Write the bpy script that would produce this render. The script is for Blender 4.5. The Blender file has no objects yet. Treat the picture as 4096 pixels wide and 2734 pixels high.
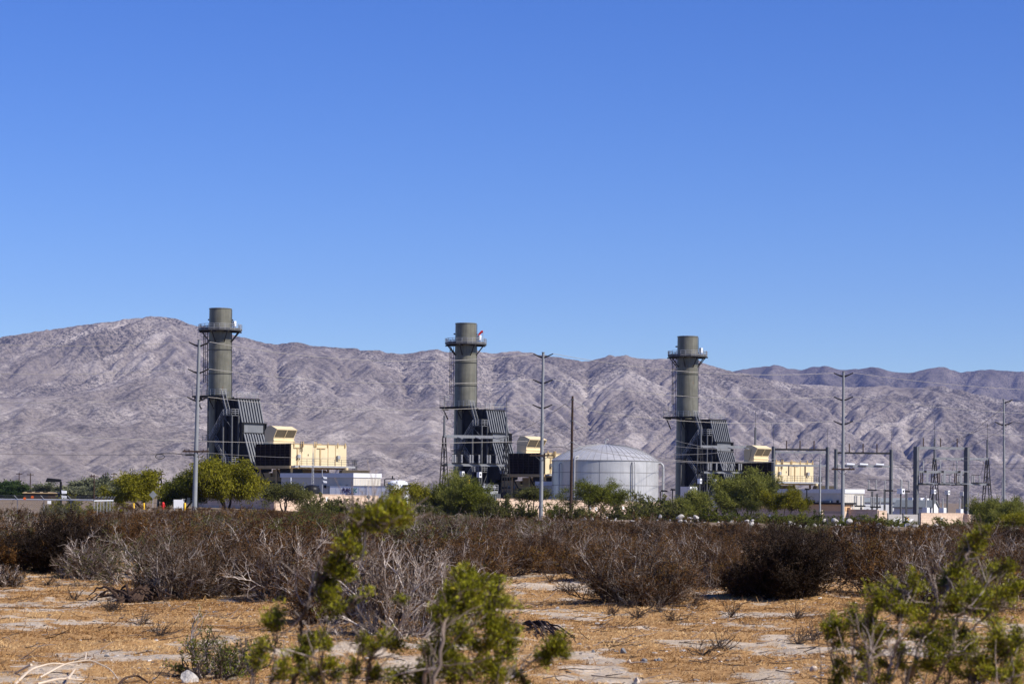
SKY_STR = .094; SKY_ALT = 300; SKY_AIR = 1.0; SKY_DUST = .0; SKY_OZ = 8.0; SKY_SAT = 1.19
SUN_E = 5.0; EXPO = 0.5
DRY = .2
MK = .072; MD = .028
HAZE = 2.1e-5; HAZE_C = (.29, .41, 1.0, 1)
import bpy, math, random
import numpy as np
from mathutils import Vector
SC = bpy.context.scene
COL = SC.collection
R = math.radians
rng = np.random.default_rng(7)
random.seed(11)

# ---------------------------------------------------------------- camera constants
LENS = 80.0
F = LENS / 36 * 4096            # focal length in photograph pixels
CX, CY0, HC = 2048, 1990, 1.75  # principal column, horizon row, eye height
ROLL = R(.45)
SUN_AZ = R(62); SUN_EL = R(42)  # sun stands right of the viewer's back
SUN = Vector((math.sin(SUN_AZ)*math.cos(SUN_EL), -math.cos(SUN_AZ)*math.cos(SUN_EL), math.sin(SUN_EL)))
AX = R(50)                      # the plant's own axes
U = np.array((math.cos(AX), math.sin(AX))); W = np.array((math.sin(AX), -math.cos(AX)))

def un(px, py):
    dx, dy = px-CX, py-CY0
    return dx*math.cos(ROLL)+dy*math.sin(ROLL), -dx*math.sin(ROLL)+dy*math.cos(ROLL)
def at(px, py, Y):
    x, y = un(px, py)
    return np.array((x/F*Y, Y, HC - y/F*Y))
def smooth(a, b, x):
    t = np.clip((x-a)/(b-a), 0, 1); return t*t*(3-2*t)

# ---------------------------------------------------------------- noise (numpy)
_perm = np.random.default_rng(3).permutation(4096).astype(np.int64)
_val = np.random.default_rng(4).random(4096)
def vnoise(x, y):
    xi = np.floor(x).astype(np.int64); yi = np.floor(y).astype(np.int64)
    fx = x-xi; fy = y-yi
    fx = fx*fx*fx*(fx*(fx*6-15)+10); fy = fy*fy*fy*(fy*(fy*6-15)+10)
    def h(a, b): return _val[_perm[(_perm[a & 4095]+b) & 4095]]
    return (h(xi, yi)*(1-fx)+h(xi+1, yi)*fx)*(1-fy)+(h(xi, yi+1)*(1-fx)+h(xi+1, yi+1)*fx)*fy
def fbm(x, y, o=4, g=.5):
    s = 0; a = 1; n = 0
    for i in range(o):
        s = s+a*(vnoise(x*2**i+17.3*i, y*2**i-9.1*i)-.5); n += a; a *= g
    return s/n*2

NEAR = [(250, 2292, 225), (345, 2318, 120), (690, 2392, 170), (930, 2375, 200), (1180, 2400, 210), (1420, 2460, 190), (1590, 2545, 250), (1840, 2350, 190), (2235, 2290, 115),
        (2400, 2322, 150), (2560, 2412, 255), (2830, 2345, 170), (3150, 2392, 205), (3440, 2262, 120), (3650, 2420, 200), (3870, 2440, 210)]
MOUND = []
for a_, b_, c_ in NEAR:
    x_, y_ = un(a_, b_); d_ = HC/y_*F; MOUND.append((x_/F*d_, d_, max(.5, c_/F*d_*.8)))
def drymask(x, y): return fbm(x*1.15+3.1, y*.85, 5, .66)+.2*fbm(x*.13, y*.13+4, 2)
def gz(x, y):
    """height of the desert floor"""
    x = np.asarray(x, float); y = np.asarray(y, float)
    d = np.hypot(x, y)
    tilt = np.clip(-.0225*(x+54), -5.0, .6)*smooth(60, 330, d)
    dip = -.35*smooth(45, 110, d)*(1-smooth(190, 300, d))
    berm = .75*np.exp(-((y-258-6*np.sin(x*.11))/5.5)**2)*smooth(2, 12, x)
    hum = 0
    for a_, b_, c_ in MOUND: hum = hum+.13*np.exp(-((x-a_)**2+(y-b_)**2)/(c_*c_))
    n = berm+hum+.10*fbm(x*.12, y*.12, 3)*smooth(8, 20, d)+.05*fbm(x*.6+5, y*.6, 2)
    n = n+.03*fbm(x*2.1, y*2.1, 2)*(1-smooth(60, 90, d))
    n = n+1.2*fbm(x*.004+3, y*.004, 3)*smooth(500, 1500, d)
    return tilt*(1-.6*smooth(900, 4000, d))+dip+n
def gpt(px, Y, py=2000):
    p = at(px, py, Y); return float(p[0]), float(Y), float(gz(p[0], Y))

# ---------------------------------------------------------------- objects
def tag(o, label=None, cat=None, group=None, kind=None):
    if label: o['label'] = label
    if cat: o['category'] = cat
    if group: o['group'] = group
    if kind: o['kind'] = kind
    return o
def thing(name, label, cat, loc=(0, 0, 0), group=None, rz=0):
    o = bpy.data.objects.new(name, None); COL.objects.link(o)
    o.empty_display_size = .5
    o.location = loc; o.rotation_euler = (0, 0, rz)
    return tag(o, label, cat, group)
def kids(o): return [c for c in bpy.data.objects if c.parent == o]
def copy_tree(o, parent=None, ch=None):
    if ch is None:
        ch = {}
        for c in bpy.data.objects:
            if c.parent: ch.setdefault(c.parent.name, []).append(c)
    c = o.copy(); COL.objects.link(c)
    c.parent = parent
    for k in ch.get(o.name, []): copy_tree(k, c, ch)
    return c

def np_mesh(name, V, quads=None, tris=None, smooth_=False, attrs=None):
    me = bpy.data.meshes.new(name)
    V = np.asarray(V, np.float32)
    parts, starts, n = [], [], 0
    if quads is not None and len(quads):
        q = np.asarray(quads, np.int32); parts.append(q.ravel()); starts.append(np.arange(len(q))*4); n = len(q)*4
    if tris is not None and len(tris):
        t = np.asarray(tris, np.int32); parts.append(t.ravel()); starts.append(n+np.arange(len(t))*3)
    L = np.concatenate(parts); S = np.concatenate(starts).astype(np.int32)
    me.vertices.add(len(V)); me.vertices.foreach_set('co', V.ravel())
    me.loops.add(len(L)); me.loops.foreach_set('vertex_index', L)
    me.polygons.add(len(S)); me.polygons.foreach_set('loop_start', S)
    me.polygons.foreach_set('use_smooth', np.full(len(S), smooth_, bool))
    me.update(calc_edges=True)
    for k, a in (attrs or {}).items():
        at_ = me.attributes.new(k, 'FLOAT', 'POINT'); at_.data.foreach_set('value', np.asarray(a, np.float32))
    return me
def link(name, me, mat, parent=None, loc=None):
    o = bpy.data.objects.new(name, me); COL.objects.link(o)
    if mat is not None and not me.materials: me.materials.append(mat)
    if parent is not None: o.parent = parent
    if loc is not None: o.location = loc
    return o

class MB:
    """collects shapes in a local frame (a along u, b along w, z up) and links them as one mesh"""
    def __init__(s, u=(1, 0), w=(0, 1), o=(0, 0, 0)):
        s.v = []; s.f = []; s.u = np.array((u[0], u[1], 0.)); s.w = np.array((w[0], w[1], 0.)); s.o = np.array(o, float); s.sm = []
    def P(s, p): return s.o+s.u*p[0]+s.w*p[1]+np.array((0, 0, p[2]))
    def add(s, pts, faces, sm=False, raw=False):
        n = len(s.v)
        s.v += [tuple(p) if raw else tuple(s.P(p)) for p in pts]
        s.f += [tuple(i+n for i in f) for f in faces]; s.sm += [sm]*len(faces)
        return s
    def box(s, a0, a1, b0, b1, z0, z1):
        p = [(a0, b0, z0), (a1, b0, z0), (a1, b1, z0), (a0, b1, z0), (a0, b0, z1), (a1, b0, z1), (a1, b1, z1), (a0, b1, z1)]
        return s.add(p, [(0, 3, 2, 1), (4, 5, 6, 7), (0, 1, 5, 4), (1, 2, 6, 5), (2, 3, 7, 6), (3, 0, 4, 7)])
    def prism(s, poly, a0, a1, axis='a'):
        """polygon of (b,z) pushed along a, or (a,z) along b, or (a,b) along z"""
        n = len(poly)
        if axis == 'a': m = lambda q, t: (t, q[0], q[1])
        elif axis == 'b': m = lambda q, t: (q[0], t, q[1])
        else: m = lambda q, t: (q[0], q[1], t)
        p = [m(q, a0) for q in poly]+[m(q, a1) for q in poly]
        f = [tuple(range(n)), tuple(range(2*n-1, n-1, -1))]+[(i, i+n, (i+1) % n+n, (i+1) % n) for i in range(n)]
        return s.add(p, f)
    def bar(s, p, q, w, h=None):
        h = h or w
        p = s.P(p); q = s.P(q); t = q-p; L = np.linalg.norm(t)
        if L < 1e-6: return s
        t /= L; ref = np.array((0, 0, 1.)) if abs(t[2]) < .95 else s.u
        x = np.cross(t, ref); x /= np.linalg.norm(x); y = np.cross(x, t)
        pts = [c+x*i*w/2+y*j*h/2 for c in (p, q) for i, j in ((-1, -1), (1, -1), (1, 1), (-1, 1))]
        return s.add(pts, [(0, 3, 2, 1), (4, 5, 6, 7), (0, 1, 5, 4), (1, 2, 6, 5), (2, 3, 7, 6), (3, 0, 4, 7)], raw=True)
    def tube(s, pts, r, n=8, cap=True):
        P = np.array([s.P(p) for p in pts]); K = len(P)
        r = np.full(K, r, float) if np.isscalar(r) else np.array(r, float)
        T = np.gradient(P, axis=0); T /= np.linalg.norm(T, axis=1)[:, None]+1e-12
        ref = np.array((0, 0, 1.)) if abs(T[:, 2]).max() < .9 else np.array((.8, .6, .02))
        x = np.cross(T, ref); x /= np.linalg.norm(x, axis=1)[:, None]+1e-12; y = np.cross(x, T)
        out = []
        for k in range(K):
            for i in range(n):
                c = 2*math.pi*i/n; out.append(P[k]+(x[k]*math.cos(c)+y[k]*math.sin(c))*r[k])
        f = [(k*n+i, k*n+(i+1) % n, (k+1)*n+(i+1) % n, (k+1)*n+i) for k in range(K-1) for i in range(n)]
        if n == 1: return s
        s.add(out, f, sm=True, raw=True)
        if cap:
            m = len(s.v)-K*n
            s.f += [tuple(m+i for i in range(n))[::-1], tuple(m+(K-1)*n+i for i in range(n))]; s.sm += [False, False]
        return s
    def lathe(s, prof, c=(0, 0), n=24, a0=0, a1=2*math.pi):
        full = abs(a1-a0-2*math.pi) < 1e-6; m = n if full else n+1
        out = [(c[0]+r*math.cos(a0+(a1-a0)*i/n), c[1]+r*math.sin(a0+(a1-a0)*i/n), z) for r, z in prof for i in range(m)]
        f = [(k*m+i, k*m+(i+1) % m, (k+1)*m+(i+1) % m, (k+1)*m+i) for k in range(len(prof)-1) for i in range(n)]
        return s.add(out, f, sm=True)
    def build(s, name, mat, parent=None, label=None):
        me = bpy.data.meshes.new(name); me.from_pydata(s.v, [], s.f)
        me.polygons.foreach_set('use_smooth', s.sm); me.update()
        if any(s.sm):
            try: me.set_sharp_from_angle(angle=R(40))
            except Exception: pass
        o = link(name, me, mat, parent)
        if label: o['label'] = label
        return o

# ---------------------------------------------------------------- materials
def nodes(name):
    m = bpy.data.materials.new(name); m.use_nodes = True
    nt = m.node_tree; b = nt.nodes['Principled BSDF']
    return m, nt, b
def N(nt, t, **k):
    n = nt.nodes.new(t)
    for a, v in k.items():
        if a in n.inputs: n.inputs[a].default_value = v
        else: setattr(n, a, v)
    return n
def ramp(nt, fac, stops):
    r = nt.nodes.new('ShaderNodeValToRGB'); e = r.color_ramp.elements
    while len(e) < len(stops): e.new(.5)
    for i, (p, c) in enumerate(stops):
        e[i].position = p; e[i].color = (*c, 1) if len(c) == 3 else c
    nt.links.new(fac, r.inputs['Fac']); return r.outputs['Color']
def mix(nt, fac, a, b, mode='MIX'):
    m = nt.nodes.new('ShaderNodeMix'); m.data_type = 'RGBA'; m.blend_type = mode
    for s, v in ((m.inputs[0], fac), (m.inputs[6], a), (m.inputs[7], b)):
        if hasattr(v, 'links') or isinstance(v, bpy.types.NodeSocket): nt.links.new(v, s)
        else: s.default_value = v if not isinstance(v, tuple) else ((*v, 1) if len(v) == 3 else v)
    return m.outputs[2]
def noise(nt, scale, detail=4, rough=.55, coord='Object', dist=0, stretch=None, own=False):
    tc = nt.nodes.new('ShaderNodeTexCoord'); n = nt.nodes.new('ShaderNodeTexNoise')
    if own:                                  # every object its own blotches
        n.noise_dimensions = '4D'; oi = nt.nodes.new('ShaderNodeObjectInfo'); mu = nt.nodes.new('ShaderNodeMath'); mu.operation = 'MULTIPLY'; mu.inputs[1].default_value = 9
        nt.links.new(oi.outputs['Random'], mu.inputs[0]); nt.links.new(mu.outputs[0], n.inputs['W'])
    for k_, v_ in (('Scale', scale), ('Detail', detail), ('Roughness', rough), ('Distortion', dist)): n.inputs[k_].default_value = v_
    src = tc.outputs[coord]
    if stretch:
        mp = nt.nodes.new('ShaderNodeMapping'); mp.inputs['Scale'].default_value = stretch
        nt.links.new(src, mp.inputs[0]); src = mp.outputs[0]
    nt.links.new(src, n.inputs['Vector']); return n.outputs['Fac']
def plain(name, c, rough=.6, metal=0, var=.18, scale=1.5, streak=0, rust=None, bump=0, spec=.14):
    """painted or bare surface with broad blotches, run-down streaks and optional rust spots"""
    m, nt, b = nodes(name)
    col = ramp(nt, noise(nt, scale, own=True), [(.3, tuple(x*(1-var) for x in c)), (.7, tuple(min(1, x*(1+var)) for x in c))])
    if streak:
        s = ramp(nt, noise(nt, 2.2, 3, stretch=(1.6, 1.6, .09), own=True), [(.42, (0, 0, 0)), (.68, (1, 1, 1))])
        mm = nt.nodes.new('ShaderNodeMath'); mm.operation = 'MULTIPLY'; mm.inputs[1].default_value = streak
        nt.links.new(s, mm.inputs[0])
        col = mix(nt, mm.outputs[0], col, tuple(x*.55 for x in c))
    if rust:
        s = ramp(nt, noise(nt, rust[0], 5, .6, stretch=(1.5, 1.5, .3), own=True), [(rust[1], (0, 0, 0)), (rust[1]+.06, (.85, .85, .85))])
        col = mix(nt, s, col, (.16, .06, .02))
    nt.links.new(col, b.inputs['Base Color'])
    b.inputs['Roughness'].default_value = rough; b.inputs['Metallic'].default_value = metal
    b.inputs['Specular IOR Level'].default_value = spec
    if bump:
        bp = N(nt, 'ShaderNodeBump', Strength=.4, Distance=bump); nt.links.new(noise(nt, scale*8), bp.inputs['Height']); nt.links.new(bp.outputs[0], b.inputs['Normal'])
    return m
def leafmat(name, stops, rough=.7, transl=.25, obj_var=.25):
    """foliage: per-leaf tint attribute and a per-object shift"""
    m, nt, b = nodes(name)
    a = nt.nodes.new('ShaderNodeAttribute'); a.attribute_name = 'tint'
    col = ramp(nt, a.outputs['Fac'], stops)
    oi = nt.nodes.new('ShaderNodeObjectInfo')
    hs = nt.nodes.new('ShaderNodeHueSaturation')
    mr = N(nt, 'ShaderNodeMapRange'); mr.inputs['To Min'].default_value = 1-obj_var; mr.inputs['To Max'].default_value = 1+obj_var
    nt.links.new(oi.outputs['Random'], mr.inputs['Value']); nt.links.new(mr.outputs[0], hs.inputs['Value']); nt.links.new(col, hs.inputs['Color'])
    nt.links.new(hs.outputs[0], b.inputs['Base Color']); b.inputs['Roughness'].default_value = rough
    b.inputs['Specular IOR Level'].default_value = .12
    if transl:
        t = nt.nodes.new('ShaderNodeBsdfTranslucent'); nt.links.new(hs.outputs[0], t.inputs['Color'])
        ms = nt.nodes.new('ShaderNodeMixShader'); ms.inputs[0].default_value = transl
        nt.links.new(b.outputs[0], ms.inputs[1]); nt.links.new(t.outputs[0], ms.inputs[2])
        nt.links.new(ms.outputs[0], nt.nodes['Material Output'].inputs['Surface'])
    return m

M = {}
M['stack'] = plain('stack_paint', (.155, .150, .116), .42, .1, .22, .7, streak=.6, rust=(1.3, .655), spec=.3)
M['ring'] = plain('dark_band', (.03, .03, .028), .6)
M['casing'] = plain('casing_dark_steel', (.024, .024, .023), .6, .0, .25, .8, streak=.35)
M['panel'] = plain('duct_panel_grey', (.17, .178, .19), .5, .0, .12, .8, streak=.3)
M['galv'] = plain('galvanised_steel', (.33, .335, .345), .5, .15, .14, 2.5)
M['galvd'] = plain('weathered_steel', (.10, .102, .105), .55, .1, .2, 2.5)
M['dark'] = plain('dark_steel', (.022, .022, .022), .6, 0)
M['bracket'] = plain('bracket_steel', (.035, .034, .03), .6)
M['tan'] = plain('tan_paint', (.63, .525, .33), .5, 0, .06, .5, streak=.08)
M['tand'] = plain('tan_trim', (.40, .29, .15), .55, 0, .12, .8, streak=.2)
M['louvre'] = plain('filter_screen', (.020, .014, .010), .9, 0, .3, 3, spec=.02)
M['louvf'] = plain('screen_divider', (.055, .042, .032), .8, 0, .2, 3, spec=.05)
M['grille'] = plain('hood_grille', (.10, .085, .062), .7, 0, .2, 6)
M['white'] = plain('white_paint', (.72, .74, .77), .5, 0, .05, .7, streak=.06)
M['bluew'] = plain('pale_metal_siding', (.62, .63, .65), .5, 0, .05, .6, streak=.05)
M['ctrl'] = plain('control_room_paint', (.53, .50, .44), .5, 0, .06, .6, streak=.08)
M['slate'] = plain('slate_blue', (.12, .15, .19), .5)
M['roofg'] = plain('grey_roof', (.20, .22, .23), .7, 0, .12, 1)
M['black'] = plain('black_plastic', (.014, .014, .015), .4)
M['box'] = plain('grey_cabinet', (.30, .31, .32), .5)
M['porc'] = plain('grey_porcelain', (.33, .335, .345), .3, 0, .1, 3)
M['porcd'] = plain('brown_porcelain', (.075, .05, .04), .3)
M['wood'] = plain('creosoted_wood', (.055, .034, .024), .85, 0, .3, 3, streak=.4)
M['polest'] = plain('pole_steel', (.25, .26, .27), .5, .1, .1, .9, streak=.3)
M['gantry'] = plain('gantry_steel', (.12, .125, .132), .55, .05, .12, .9)
M['wire'] = plain('wire_aluminium', (.30, .285, .27), .5, .4)
M['wired'] = plain('wire_dark', (.05, .05, .05), .5, .2)
M['red'] = plain('red_paint', (.55, .03, .03), .5)
M['orange'] = plain('orange_cloth', (.65, .12, .03), .8)
M['yellow'] = plain('yellow_paint', (.75, .45, .03), .5)
M['blue'] = plain('blue_paint', (.02, .12, .42), .5)
M['signw'] = plain('sign_white', (.80, .80, .80), .5, 0, .03)
M['signback'] = plain('sign_back', (.22, .23, .23), .45, .4)
M['purple'] = plain('purple_ink', (.035, .012, .075), .5, 0, .02)
M['teal'] = plain('teal_ink', (.01, .20, .19), .5, 0, .02)
M['siding'] = plain('tan_siding', (.62, .40, .23), .65, 0, .06, .8)
def tankmat():
    m, nt, b = nodes('tank_silver_paint')
    c = ramp(nt, noise(nt, .5, 5), [(.3, (.44, .435, .425)), (.7, (.57, .565, .555))])
    s = ramp(nt, noise(nt, 2.0, 4, stretch=(1.4, 1.4, .08)), [(.45, (0, 0, 0)), (.75, (.5, .5, .5))])
    c = mix(nt, s, c, (.33, .33, .34))
    s2 = ramp(nt, noise(nt, 3, 6, .7), [(.66, (0, 0, 0)), (.70, (1, 1, 1))])
    c = mix(nt, s2, c, (.62, .62, .62))
    nt.links.new(c, b.inputs['Base Color']); b.inputs['Metallic'].default_value = .3; b.inputs['Roughness'].default_value = .36
    bp = N(nt, 'ShaderNodeBump', Strength=.25, Distance=.15); nt.links.new(noise(nt, .35, 2), bp.inputs['Height']); nt.links.new(bp.outputs[0], b.inputs['Normal'])
    return m
M['tank'] = tankmat(); M['seam'] = plain('tank_seam', (.24, .235, .23), .6, 0)
def brickmat(name, c1, c2, cm, sx, sy):
    """blocks laid along the wall's own length (object x) and height (object z)"""
    m, nt, b = nodes(name)
    tc = nt.nodes.new('ShaderNodeTexCoord'); sp = nt.nodes.new('ShaderNodeSeparateXYZ'); cb = nt.nodes.new('ShaderNodeCombineXYZ')
    nt.links.new(tc.outputs['Object'], sp.inputs[0]); nt.links.new(sp.outputs['X'], cb.inputs['X']); nt.links.new(sp.outputs['Z'], cb.inputs['Y'])
    br = N(nt, 'ShaderNodeTexBrick'); nt.links.new(cb.outputs[0], br.inputs['Vector'])
    br.inputs['Color1'].default_value = (*c1, 1); br.inputs['Color2'].default_value = (*c2, 1); br.inputs['Mortar'].default_value = (*cm, 1)
    br.inputs['Scale'].default_value = 1; br.inputs['Brick Width'].default_value = sx; br.inputs['Row Height'].default_value = sy; br.inputs['Mortar Size'].default_value = .022
    col = mix(nt, .5, br.outputs['Color'], ramp(nt, noise(nt, .6, 5), [(.3, (.55, .5, .5)), (.7, (1, 1, 1))]), 'MULTIPLY')
    nt.links.new(col, b.inputs['Base Color']); b.inputs['Roughness'].default_value = .9
    bp = N(nt, 'ShaderNodeBump', Strength=.5, Distance=.02); nt.links.new(br.outputs['Fac'], bp.inputs['Height']); bp.invert = True; nt.links.new(bp.outputs[0], b.inputs['Normal'])
    return m
M['brick'] = brickmat('peach_block', (.74, .565, .42), (.68, .515, .38), (.48, .36, .27), .8, .4)
M['gateblk'] = plain('grey_gate_sheet', (.40, .38, .36), .7, 0, .08, 2)
def chainmat():
    m, nt, b = nodes('chain_link')
    tc = nt.nodes.new('ShaderNodeTexCoord'); mp = nt.nodes.new('ShaderNodeMapping'); mp.inputs['Rotation'].default_value = (0, R(45), 0)
    nt.links.new(tc.outputs['Object'], mp.inputs[0])
    sp = nt.nodes.new('ShaderNodeSeparateXYZ'); nt.links.new(mp.outputs[0], sp.inputs[0])
    outs = []
    for ax in 'XZ':
        a = nt.nodes.new('ShaderNodeMath'); a.operation = 'PINGPONG'; a.inputs[1].default_value = .04; nt.links.new(sp.outputs[ax], a.inputs[0])
        l = nt.nodes.new('ShaderNodeMath'); l.operation = 'LESS_THAN'; l.inputs[1].default_value = .0018; nt.links.new(a.outputs[0], l.inputs[0]); outs.append(l.outputs[0])
    mx = nt.nodes.new('ShaderNodeMath'); mx.operation = 'MAXIMUM'; nt.links.new(outs[0], mx.inputs[0]); nt.links.new(outs[1], mx.inputs[1])
    nt.links.new(mx.outputs[0], b.inputs['Alpha']); b.inputs['Base Color'].default_value = (.5, .5, .52, 1); b.inputs['Metallic'].default_value = .3
    return m
M['chain'] = chainmat()
# ================================================================ light, sky, camera
w = bpy.data.worlds.new('World'); SC.world = w; w.use_nodes = True
nt = w.node_tree; bg = nt.nodes['Background']
sky = nt.nodes.new('ShaderNodeTexSky'); sky.sky_type = 'NISHITA'; sky.sun_disc = False
sky.sun_elevation = SUN_EL; sky.sun_rotation = math.atan2(SUN.x, SUN.y)
sky.altitude = SKY_ALT; sky.air_density = SKY_AIR; sky.dust_density = SKY_DUST; sky.ozone_density = SKY_OZ
hs = N(nt, 'ShaderNodeHueSaturation', Hue=.521, Saturation=SKY_SAT, Value=1.0); nt.links.new(sky.outputs[0], hs.inputs['Color']); nt.links.new(hs.outputs[0], bg.inputs['Color']); bg.inputs['Strength'].default_value = SKY_STR
sl = bpy.data.lights.new('sun', 'SUN'); sl.energy = SUN_E; sl.angle = R(.53); sl.color = (1, .935, .845)
so = bpy.data.objects.new('sun', sl); COL.objects.link(so); so.rotation_euler = SUN.to_track_quat('Z', 'Y').to_euler(); so.location = (0, 0, 60)
SC.view_settings.view_transform = 'Standard'; SC.view_settings.look = 'None'; SC.view_settings.exposure = EXPO; SC.view_settings.gamma = 1
cam = bpy.data.cameras.new('camera'); co = bpy.data.objects.new('camera', cam); COL.objects.link(co); SC.camera = co
cam.lens = LENS; cam.sensor_width = 36; cam.shift_y = (CY0-1367)/4096; cam.clip_start = .2; cam.clip_end = 60000
from mathutils import Matrix
co.matrix_world = Matrix.Translation((0, 0, HC)) @ (Matrix.Rotation(R(90), 4, 'X') @ Matrix.Rotation(ROLL, 4, 'Z'))
cam.dof.use_dof = True; cam.dof.focus_distance = 300; cam.dof.aperture_fstop = 9
SC.cycles.max_bounces = 6; SC.cycles.diffuse_bounces = 3; SC.cycles.transparent_max_bounces = 12; SC.cycles.volume_bounces = 0
SC.cycles.use_denoising = True

# ================================================================ the desert floor: one sheet
th = np.concatenate([np.linspace(-180, -24, 40, endpoint=False), np.linspace(-24, -15, 20, endpoint=False), np.linspace(-15, 15, 260), np.linspace(15, 24, 21)[1:], np.linspace(24, 180, 40, endpoint=False)[1:]])
th = np.radians(th); NT = len(th)
rr = np.concatenate([[.6], np.geomspace(2, 14, 40), np.geomspace(14, 85, 470)[1:], np.geomspace(85, 16000, 230)[1:]]); NR = len(rr)
X = np.outer(rr, np.sin(th)); Y = np.outer(rr, np.cos(th)); Z = gz(X, Y)
V = np.stack([X.ravel(), Y.ravel(), Z.ravel()], 1)
k, i = np.meshgrid(np.arange(NR-1), np.arange(NT), indexing='ij'); i2 = (i+1) % NT
Q = np.stack([k*NT+i, (k+1)*NT+i, (k+1)*NT+i2, k*NT+i2], -1).reshape(-1, 4)[:, ::-1]
V = np.vstack([V, [[0, 0, float(gz(0, 0))]]])
T = np.stack([np.full(NT, len(V)-1), (np.arange(NT)+1) % NT, np.arange(NT)], 1)
m, nt, b = nodes('desert_floor')
sand = ramp(nt, noise(nt, 1.1, 7, .65), [(.3, (.33, .255, .17)), (.55, (.51, .41, .295)), (.75, (.64, .54, .415))])
tc = nt.nodes.new('ShaderNodeTexCoord')
pf = None
for sc_, th0, th1, zs_, dens in ((9.0, .22, .36, .33, .44), (26.0, .2, .38, .8, .34)):
    vo = N(nt, 'ShaderNodeTexVoronoi', Scale=sc_, Randomness=1.0); nt.links.new(tc.outputs['Object'], vo.inputs['Vector'])
    peb = ramp(nt, vo.outputs['Color'], [(0, (.14, .13, .125)), (.5, (.34, .30, .265)), (1, (.60, .56, .51))])
    pm = ramp(nt, vo.outputs['Distance'], [(th0, (1, 1, 1)), (th1, (0, 0, 0))])
    pz = ramp(nt, noise(nt, zs_, 4), [(dens, (0, 0, 0)), (dens+.1, (1, 1, 1))])
    q = mix(nt, 1.0, pm, pz, 'MULTIPLY'); sand = mix(nt, q, sand, peb); pf = q if pf is None else mix(nt, 1.0, pf, q, 'ADD')
lit = ramp(nt, noise(nt, 6, 7, .75), [(.28, (.13, .066, .025)), (.48, (.35, .20, .078)), (.72, (.54, .35, .165))])
at_ = nt.nodes.new('ShaderNodeAttribute'); at_.attribute_name = 'dry'
ad = nt.nodes.new('ShaderNodeMath'); ad.operation = 'MULTIPLY_ADD'; ad.inputs[1].default_value = 1.3; nt.links.new(noise(nt, 2.6, 7, .72), ad.inputs[0]); nt.links.new(at_.outputs['Fac'], ad.inputs[2])
lm = ramp(nt, ad.outputs[0], [(.58, (0, 0, 0)), (.74, (1, 1, 1))])
col = mix(nt, lm, sand, lit)
ln_ = N(nt, 'ShaderNodeVectorMath', operation='LENGTH'); nt.links.new(tc.outputs['Object'], ln_.inputs[0])
fr_ = N(nt, 'ShaderNodeMapRange'); fr_.inputs['From Min'].default_value = 62; fr_.inputs['From Max'].default_value = 95; nt.links.new(ln_.outputs['Value'], fr_.inputs['Value'])
hard = ramp(nt, noise(nt, .35, 8, .7), [(.3, (.11, .08, .05)), (.55, (.20, .15, .10)), (.75, (.31, .245, .17))])
col = mix(nt, fr_.outputs[0], col, hard)
nt.links.new(col, b.inputs['Base Color']); b.inputs['Roughness'].default_value = .95; b.inputs['Specular IOR Level'].default_value = .15
bp = N(nt, 'ShaderNodeBump', Strength=.9, Distance=.06); nt.links.new(noise(nt, 7, 7, .7), bp.inputs['Height'])
bp2 = N(nt, 'ShaderNodeBump', Strength=.5, Distance=.02); nt.links.new(pf, bp2.inputs['Height']); nt.links.new(bp.outputs[0], bp2.inputs['Normal']); nt.links.new(bp2.outputs[0], b.inputs['Normal'])
ground_mat = m; g = link('ground', np_mesh('ground', V, Q, T, True, {'dry': drymask(V[:, 0], V[:, 1])+DRY}), m); tag(g, 'pale sandy desert floor with rust-gold dry litter', 'ground', kind='structure')

# ================================================================ mountains
def shift(A, dy, dx): return np.roll(np.roll(A, dy, 0), dx, 1)
def carve(H0, cell, steps, Ks, D, r, seed):
    """streams cut the range: steepest-descent flow, stream power and soil creep against slow uplift"""
    g = np.random.default_rng(seed); H = H0+g.normal(0, 3, H0.shape); ny, nx = H.shape
    idx = np.arange(ny*nx).reshape(ny, nx); A = np.ones(ny*nx)
    nb = [(1, 0), (-1, 0), (0, 1), (0, -1), (1, 1), (1, -1), (-1, 1), (-1, -1)]
    for t in range(steps):
        P = np.pad(H, 1, 'edge'); PI = np.pad(idx, 1, 'edge')
        best = np.zeros_like(H); rec = idx.copy()
        for dy, dx in nb:
            Q = P[1+dy:ny+1+dy, 1+dx:nx+1+dx]
            sl = (H-Q)/(cell*math.hypot(dy, dx))
            m = sl > best; best[m] = sl[m]; rec[m] = PI[1+dy:ny+1+dy, 1+dx:nx+1+dx][m]
        rf = rec.ravel(); self_ = rf == idx.ravel(); wsrc = (~self_).astype(float)
        for k in range(12): A = 1+np.bincount(rf, A*wsrc, ny*nx)
        kk = Ks*np.sqrt(A).reshape(ny, nx)
        H = (H+kk*H.ravel()[rf].reshape(ny, nx))/(1+kk)
        P = np.pad(H, 1, 'edge'); lap = P[2:, 1:-1]+P[:-2, 1:-1]+P[1:-1, 2:]+P[1:-1, :-2]-4*H
        H = H+D*lap+r*(H0-H)
        H[0] = H0[0]; H[-1] = H0[-1]
    return H
def refine(H, f):
    """bicubic-like upsampling by an integer factor"""
    for ax in (0, 1):
        n = H.shape[ax]; x = np.arange((n-1)*f+1)/f; i = np.minimum(x.astype(int), n-2); t = x-i
        def tk(k): return np.take(H, np.clip(k, 0, n-1), ax)
        sh = (-1, 1) if ax == 0 else (1, -1); t = t.reshape(sh)
        p0, p1, p2, p3 = tk(i-1), tk(i), tk(i+1), tk(i+2)
        H = p1+.5*t*(p2-p0+t*(2*p0-5*p1+4*p2-p3+t*(3*(p1-p2)+p3-p0)))
    return H
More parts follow.
